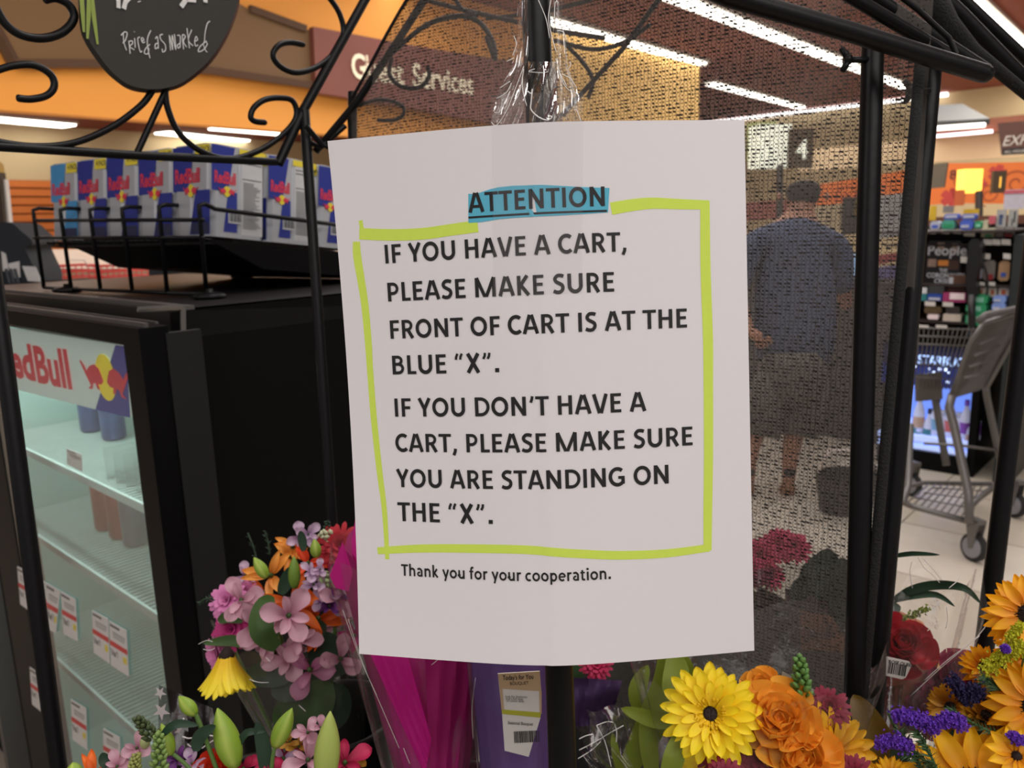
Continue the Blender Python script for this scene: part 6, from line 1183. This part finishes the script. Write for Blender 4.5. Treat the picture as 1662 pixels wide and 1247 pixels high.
mb = MB(); tip = [P(*p) for p in ((535, 935, .66), (556, 880, .665), (572, 930, .66), (566, 960, .66), (545, 955, .66))]; mb.prism(tip, cv(0, 0, .001)); mb.build('tissue_paper', pink, B)
cone_wrap(B, 'film_sleeve', cello, (530, 815, 905), (640, 768, 1320), .70, .645, .004, seed=25, zag=20)
glints(B, [[(565, 1005), (590, 1080), (620, 1150), (648, 1215)], [(556, 990), (585, 1070), (612, 1130)], [(655, 1215), (665, 1240)], [(772, 1100), (766, 1150), (768, 1200)], [(700, 1080), (712, 1070)]], .60, .00018)
# ---- purple sleeve ----
B = bouquet('purple_sleeve', 'purple wrapping sleeve with a care label hanging below the notice', P(830, 1247, .58) - UP * .1, 'wrapper')
prp = mat('sleeve_purple', '5a2f80', .55, var=.12, ns=10, sub=.2)
cone_wrap(B, 'sleeve', prp, (762, 902, 1020), (790, 885, 1360), .62, .60, .003, seed=31); cone_wrap(B, 'film_sleeve', cello, (755, 908, 1030), (785, 892, 1360), .615, .595, .003, seed=32)
sheet(B, 'sleeve_fold', mat('sleeve_violet', '3c2250', .7, var=.1), [(925, 1100, .68), (1010, 1105, .68), (990, 1175, .68), (935, 1180, .68)], 0, seed=33)
c = P(968, 1078, .70); mum(B, c, tw(c), .016, crimson, 'carnation')
lp = Plane(P(840, 1160, .552), (P(876, 1090, .552) - P(808, 1093, .552)), UP)
lp = Plane(lp.o, lp.ex, (lp.ex.cross(V((0, 0, 1))).cross(lp.ex))); sg2 = 1 if (CAM - lp.o).dot(lp.n) > 0 else -1
mb = MB(); lp.poly(mb, [lp.px(*p) for p in ((808, 1093), (876, 1089), (879, 1130), (877, 1165), (858, 1228), (819, 1218), (815, 1160))], .0006 * sg2, 0); L_ = mb.build('care_label', mat('label_white', 'd2cfcc'), B)
mb = MB(); lp.poly(mb, [lp.px(*p) for p in ((808, 1093), (876, 1089), (878, 1121), (811, 1117))], .0003 * sg2, .0006 * sg2); lp.poly(mb, [lp.px(*p) for p in ((811, 1117), (815, 1118), (818, 1152), (814, 1152))], .0003 * sg2, .0006 * sg2); lp.poly(mb, [lp.px(*p) for p in ((875, 1120), (879, 1121), (879, 1158), (876, 1158))], .0003 * sg2, .0006 * sg2); tag(mb.build('kraft_band', mat('label_kraft', 'b59a78', .7), L_), kind='stuff')
mb = MB(); lp.poly(mb, [lp.px(*p) for p in ((814, 1151), (878, 1156), (877, 1164), (815, 1158))], .0003 * sg2, .0006 * sg2); mb.build('green_band', mat('label_lime', 'a8a830', .6), L_)
mb = MB()
def lt(s, px, py, z, b=.02, sx=1, rot=0): x, y = lp.px(px, py); lp.text(mb, s, x, y, z, b, sx, .0012 * sg2, rot=rot)
lt("Today's for You", 816, 1103, .0052, .01, .62); lt('BOUQUET', 828, 1111, .0034, .0, .8); lt('look for freshness', 820, 1131, .0026, .0, .8, -.08); lt('and a full vase', 821, 1134.5, .0026, 0, .8, -.08); lt('of colour daily', 822, 1138, .0026, 0, .8, -.08); lt('Seasonal Bouquet', 824, 1174, .0034, .01, .72, -.12)
xa, ya = lp.px(835, 1205); u = xa
for k in range(18):
    w_ = R.choice((.0003, .0006, .0009)); lp.rect(mb, u, ya, u + w_, ya + .0088, .0002 * sg2, .0008 * sg2); u += w_ + .0004
tag(mb.build('label_print', ink, L_), kind='stuff')
# ---- mixed bouquet at the left ----
d = .78; k_ = d / F; B = bouquet('mixed_bouquet', 'mixed bouquet of lilies, alstroemeria and mums left of the notice', P(470, 1130, d) - UP * .1)
def fl(fn, px, py, r, mt, dd=0, up=.3, side=0, **kw): c = at_(px, py, dd); return fn(B, c, tw(c, up, side), r * k_, mt, **kw)
fl(mum, 368, 975, 36, pnk, side=-.5); fl(mum, 375, 1022, 36, mag, side=-.4, up=.1); fl(mum, 352, 1062, 32, pnk, side=-.8, up=-.3); fl(mum, 400, 960, 24, pnk, .02)
c = at_(368, 1066, -.03); gerbera(B, c, (CAM - c).normalized() * .3 - UP * 1.0 - cv(1, 0, 0) * .1, 74 * k_, mat('petal_lemon', 'ffd21c', .5, c2='ffe836', sub=.15), close=.95, tuft=False)
fl(lily, 440, 935, 48, lil1, .02, .3, -.3); fl(lily, 470, 905, 34, lil1, .04, .5, .2); fl(lily, 480, 990, 62, lil2, 0, .5, -.1); fl(lily, 515, 1005, 52, lil2, .01, .1, .3); fl(lily, 500, 915, 36, mat('petal_red_orange', 'd84018', .5, c2='f05a2a', sub=.2), .03, .5, 0); fl(lily, 475, 890, 34, lil1, .05, .9, .2)
for px, py, r, dd, mt in ((392, 975, 34, -.02, alst), (412, 1015, 38, -.02, alst), (468, 1000, 40, -.04, alst), (482, 1040, 34, -.03, alst), (432, 1042, 34, 0, alst), (470, 1072, 38, -.01, alst2), (505, 1088, 44, -.02, alst2), (552, 1070, 34, -.02, alst), (486, 872, 24, .05, lav), (500, 868, 22, .05, lav), (448, 1060, 30, .0, alst2), (398, 935, 22, .03, lav)): c = at_(px, py, dd); alstro(B, c, tw(c, .2, R.uniform(-.5, .4)), r * 1.08 * k_, mt)
for i in range(16):
    px, py = R.uniform(395, 580), R.uniform(925, 1110); c = at_(px, py, R.uniform(.01, .04)); (alstro if i % 3 else lily)(B, c, tw(c, .3, R.uniform(-.6, .6)), R.uniform(26, 34) * k_, R.choice((alst, alst2, lav, mag, lil2)))
fl(mum, 552, 885, 44, redp, .03); fl(mum, 570, 905, 34, redp, .04); fl(mum, 562, 925, 24, mat('petal_coral', 'd8604c', .6, c2='f08a70'), .0)
for px, py, r, mt in ((505, 930, 20, lav), (520, 925, 16, lav), (532, 955, 26, pur), (548, 975, 34, pur), (535, 985, 24, pur), (510, 950, 22, lav), (575, 945, 26, pur), (572, 990, 26, pur), (560, 962, 20, lav), (522, 975, 20, lav)): c = at_(px, py, -.02); alstro(B, c, tw(c, .5, R.uniform(-.5, .5)), r * k_, mt)
spike(B, (532, 872, d + .04), (531, 846, d + .04), 18, leafd, 'snapdragon_spike', 16, .35); spike(B, (520, 935, d - .02), (558, 960, d - .02), 26, mat('spike_sage', '8a9a6a', .6, var=.2), 'stock_spike', 26, .35); spike(B, (540, 872, d + .03), (520, 866, d + .03), 22, mat('spike_cream', 'b8bc9a', .6, var=.15), 'snapdragon_spike', 14, .4)
bud(B, (433, 938, d - .02), (412, 905, d - .02), 20, budm); bud(B, (478, 955, d - .02), (477, 903, d - .02), 20, mat('bud_olive', '6a8a2c', .5)); bud(B, (514, 905, d - .01), (510, 875, d - .01), 18, budm)
for L, w, m_ in (([(450, 1052, .74), (425, 1025, .73), (430, 985, .74), (445, 970, .76)], 40, leafm), ([(400, 1048, .77), (375, 1040, .77), (330, 1045, .77)], 18, leafm), ([(355, 1010, .77), (370, 1002, .77), (395, 1010, .77)], 18, leafm), ([(470, 1100, .76), (430, 1095, .76), (392, 1100, .76)], 40, leafd), ([(545, 1100, .78), (530, 1060, .78), (505, 1030, .78)], 60, leafd), ([(520, 1150, .77), (505, 1110, .77), (480, 1075, .77)], 60, mat('leaf_mid', '33502a', .5, sub=.1)), ([(490, 1045, .78), (510, 1025, .78), (530, 1015, .78)], 36, leafd), ([(455, 965, .76), (470, 935, .76), (485, 920, .76)], 24, leafd), ([(493, 895, .8), (490, 875, .8), (487, 862, .8)], 14, leafd),
                 ([(480, 1190, .76), (490, 1160, .76), (540, 1110, .76)], 90, leafm), ([(440, 1120, .76), (470, 1115, .76), (500, 1130, .76)], 50, leafd), ([(420, 1075, .77), (450, 1085, .77), (470, 1080, .77)], 40, leafd), ([(520, 1180, .77), (540, 1150, .77), (555, 1110, .77)], 60, leafd)): leaf(B, L, w, m_)
for L in ([(420, 925, .8), (412, 890, .8), (402, 865, .8)], [(438, 900, .8), (435, 880, .8), (430, 862, .8)], [(350, 975, .78), (335, 972, .78), (322, 980, .78)]): needles(B, L, 16, leafd, 'fern_sprig', 26)
cone_wrap(B, 'film_sleeve', cello, (340, 590, 1030), (470, 590, 1260), .79, .80, .004, seed=41, zag=16); glints(B, [[(322, 1046), (335, 1040), (345, 1042)], [(330, 1054), (340, 1056), (348, 1053)], [(405, 1103), (420, 1108), (436, 1108)], [(432, 1068), (438, 1074)], [(485, 1145), (496, 1155)]], .72, .0003)
for px, py in ((372, 1040), (440, 960), (480, 1010), (552, 910)): stem(B, [(px, py, d + .01), (520, 1350, d + .03)])
# ---- lily bud bouquet at the bottom ----
d = .56; k_ = d / F; B = bouquet('lily_bud_bouquet', 'bouquet with tall green lily buds and crimson petals at the bottom left', P(400, 1247, d) - UP * .12)
bud(B, (318, 1160, d), (290, 1130, d), 24); bud(B, (382, 1245, d), (353, 1150, d), 42); bud(B, (446, 1212, d), (474, 1150, d), 30); bud(B, (527, 1275, d - .01), (536, 1155, d - .01), 42, budl); bud(B, (278, 1225, d), (262, 1175, d), 24); bud(B, (122, 1260, d + .02), (118, 1238, d + .02), 26, budm)
leaf(B, [(432, 1262, d), (428, 1215, d), (416, 1172, d)], 24, leafd); leaf(B, [(262, 1195, d - .01), (285, 1176, d - .01), (322, 1178, d - .01)], 14, leafd); leaf(B, [(318, 1220, d - .01), (325, 1195, d - .01), (350, 1178, d - .01)], 22, leafd); leaf(B, [(385, 1215, d), (400, 1190, d), (430, 1188, d)], 12, leafd); leaf(B, [(180, 1250, d), (170, 1235, d), (166, 1222, d)], 18, leafd)
stem(B, [(317, 1158, d), (330, 1190, d), (352, 1250, d)], .0016); stem(B, [(278, 1222, d), (300, 1240, d), (320, 1262, d)], .0014); stem(B, [(446, 1212, d), (442, 1235, d), (440, 1260, d)], .0016)
spike(B, (250, 1200, d - .01), (222, 1165, d - .01), 30, mat('spike_deep', '3c4a24', .6, var=.3), 'snapdragon_spike', 26, .34); spike(B, (258, 1262, d - .015), (258, 1190, d - .015), 34, mat('spike_fresh', '7c9a50', .5, var=.15), 'snapdragon_spike', 34, .34); spike(B, (215, 1262, d - .01), (222, 1225, d - .01), 34, mat('filler_lime', 'a4a860', .6, var=.2), 'filler_spike', 40, .25)
def fl(fn, px, py, r, mt, dd=0, up=.3, side=0, **kw): c = at_(px, py, dd); return fn(B, c, tw(c, up, side), r * k_, mt, **kw)
fl(alstro, 222, 1215, 26, alst); fl(alstro, 190, 1245, 26, alst, 0); fl(alstro, 288, 1232, 28, pur, .01); fl(alstro, 312, 1240, 24, lav, .01); fl(alstro, 212, 1238, 20, alst, .01); bud(B, (236, 1215, d), (234, 1192, d), 16, mat('bud_cream', 'a8b078', .5))
fl(lily, 150, 1262, 42, lil2, .01, .9); fl(rose, 345, 1262, 38, mat('petal_scarlet', 'c42a18', .6, c2='e0401f', sub=.2), .01, .8); fl(alstro, 395, 1248, 30, crimson, .02); fl(alstro, 460, 1232, 36, mat('petal_rose_red', '8a1a3c', .6, c2='b03058', sub=.2), .02); fl(alstro, 500, 1235, 40, crimson, .01, .8); fl(alstro, 560, 1240, 44, crimson, .01, .8); fl(alstro, 440, 1262, 30, mat('petal_cream', 'c8b8a0', .6, c2='ded4c0', sub=.2), 0, .9)
for px, py, r in ((500, 1190, 26), (485, 1212, 22), (520, 1182, 20), (582, 1235, 22), (470, 1205, 18)): fl(alstro, px, py, r, mat('petal_bronze', '9a6a1c', .6, c2='c09034', sub=.2), .02, .8, R.uniform(-.5, .5))
# star printed wrapper
B = thing('star_wrapper', 'dark smoky wrapper printed with white stars in front of the cooler', 'wrapper', P(300, 1247, .62))
sheet(B, 'wrapper_film', clear('smoky_dark_film', '1c1618', .6, .25, .2, .4, 20), [(258, 1112, .62), (345, 1150, .61), (372, 1290, .60), (255, 1290, .60)], 0, .008, seed=51)
wp = Plane(P(290, 1180, .612), cv(1, .35, -.1), -cv(-.35, 1, 0)); sg2 = 1 if (CAM - wp.o).dot(wp.n) > 0 else -1
for px, py, r in ((260, 1125, 11), (262, 1155, 15), (292, 1186, 10), (283, 1203, 8), (306, 1212, 12), (275, 1190, 6)):
    x, y = wp.px(px, py); mb = MB(); wp.poly(mb, [(x + (r if k % 2 == 0 else r * .38) * .62 / F * math.sin(k * PI / 5 + .2), y + (r if k % 2 == 0 else r * .38) * .62 / F * math.cos(k * PI / 5 + .2)) for k in range(10)], .0003 * sg2, 0); mb.build('star_print', mat('star_white', 'b8b0b0', .4), B)
glints(B, [[(296, 1196), (306, 1199), (316, 1197)], [(328, 1215), (342, 1205), (352, 1198), (340, 1194)], [(304, 1208), (310, 1214), (304, 1217)], [(297, 1166), (299, 1168)]], .60, .0006)
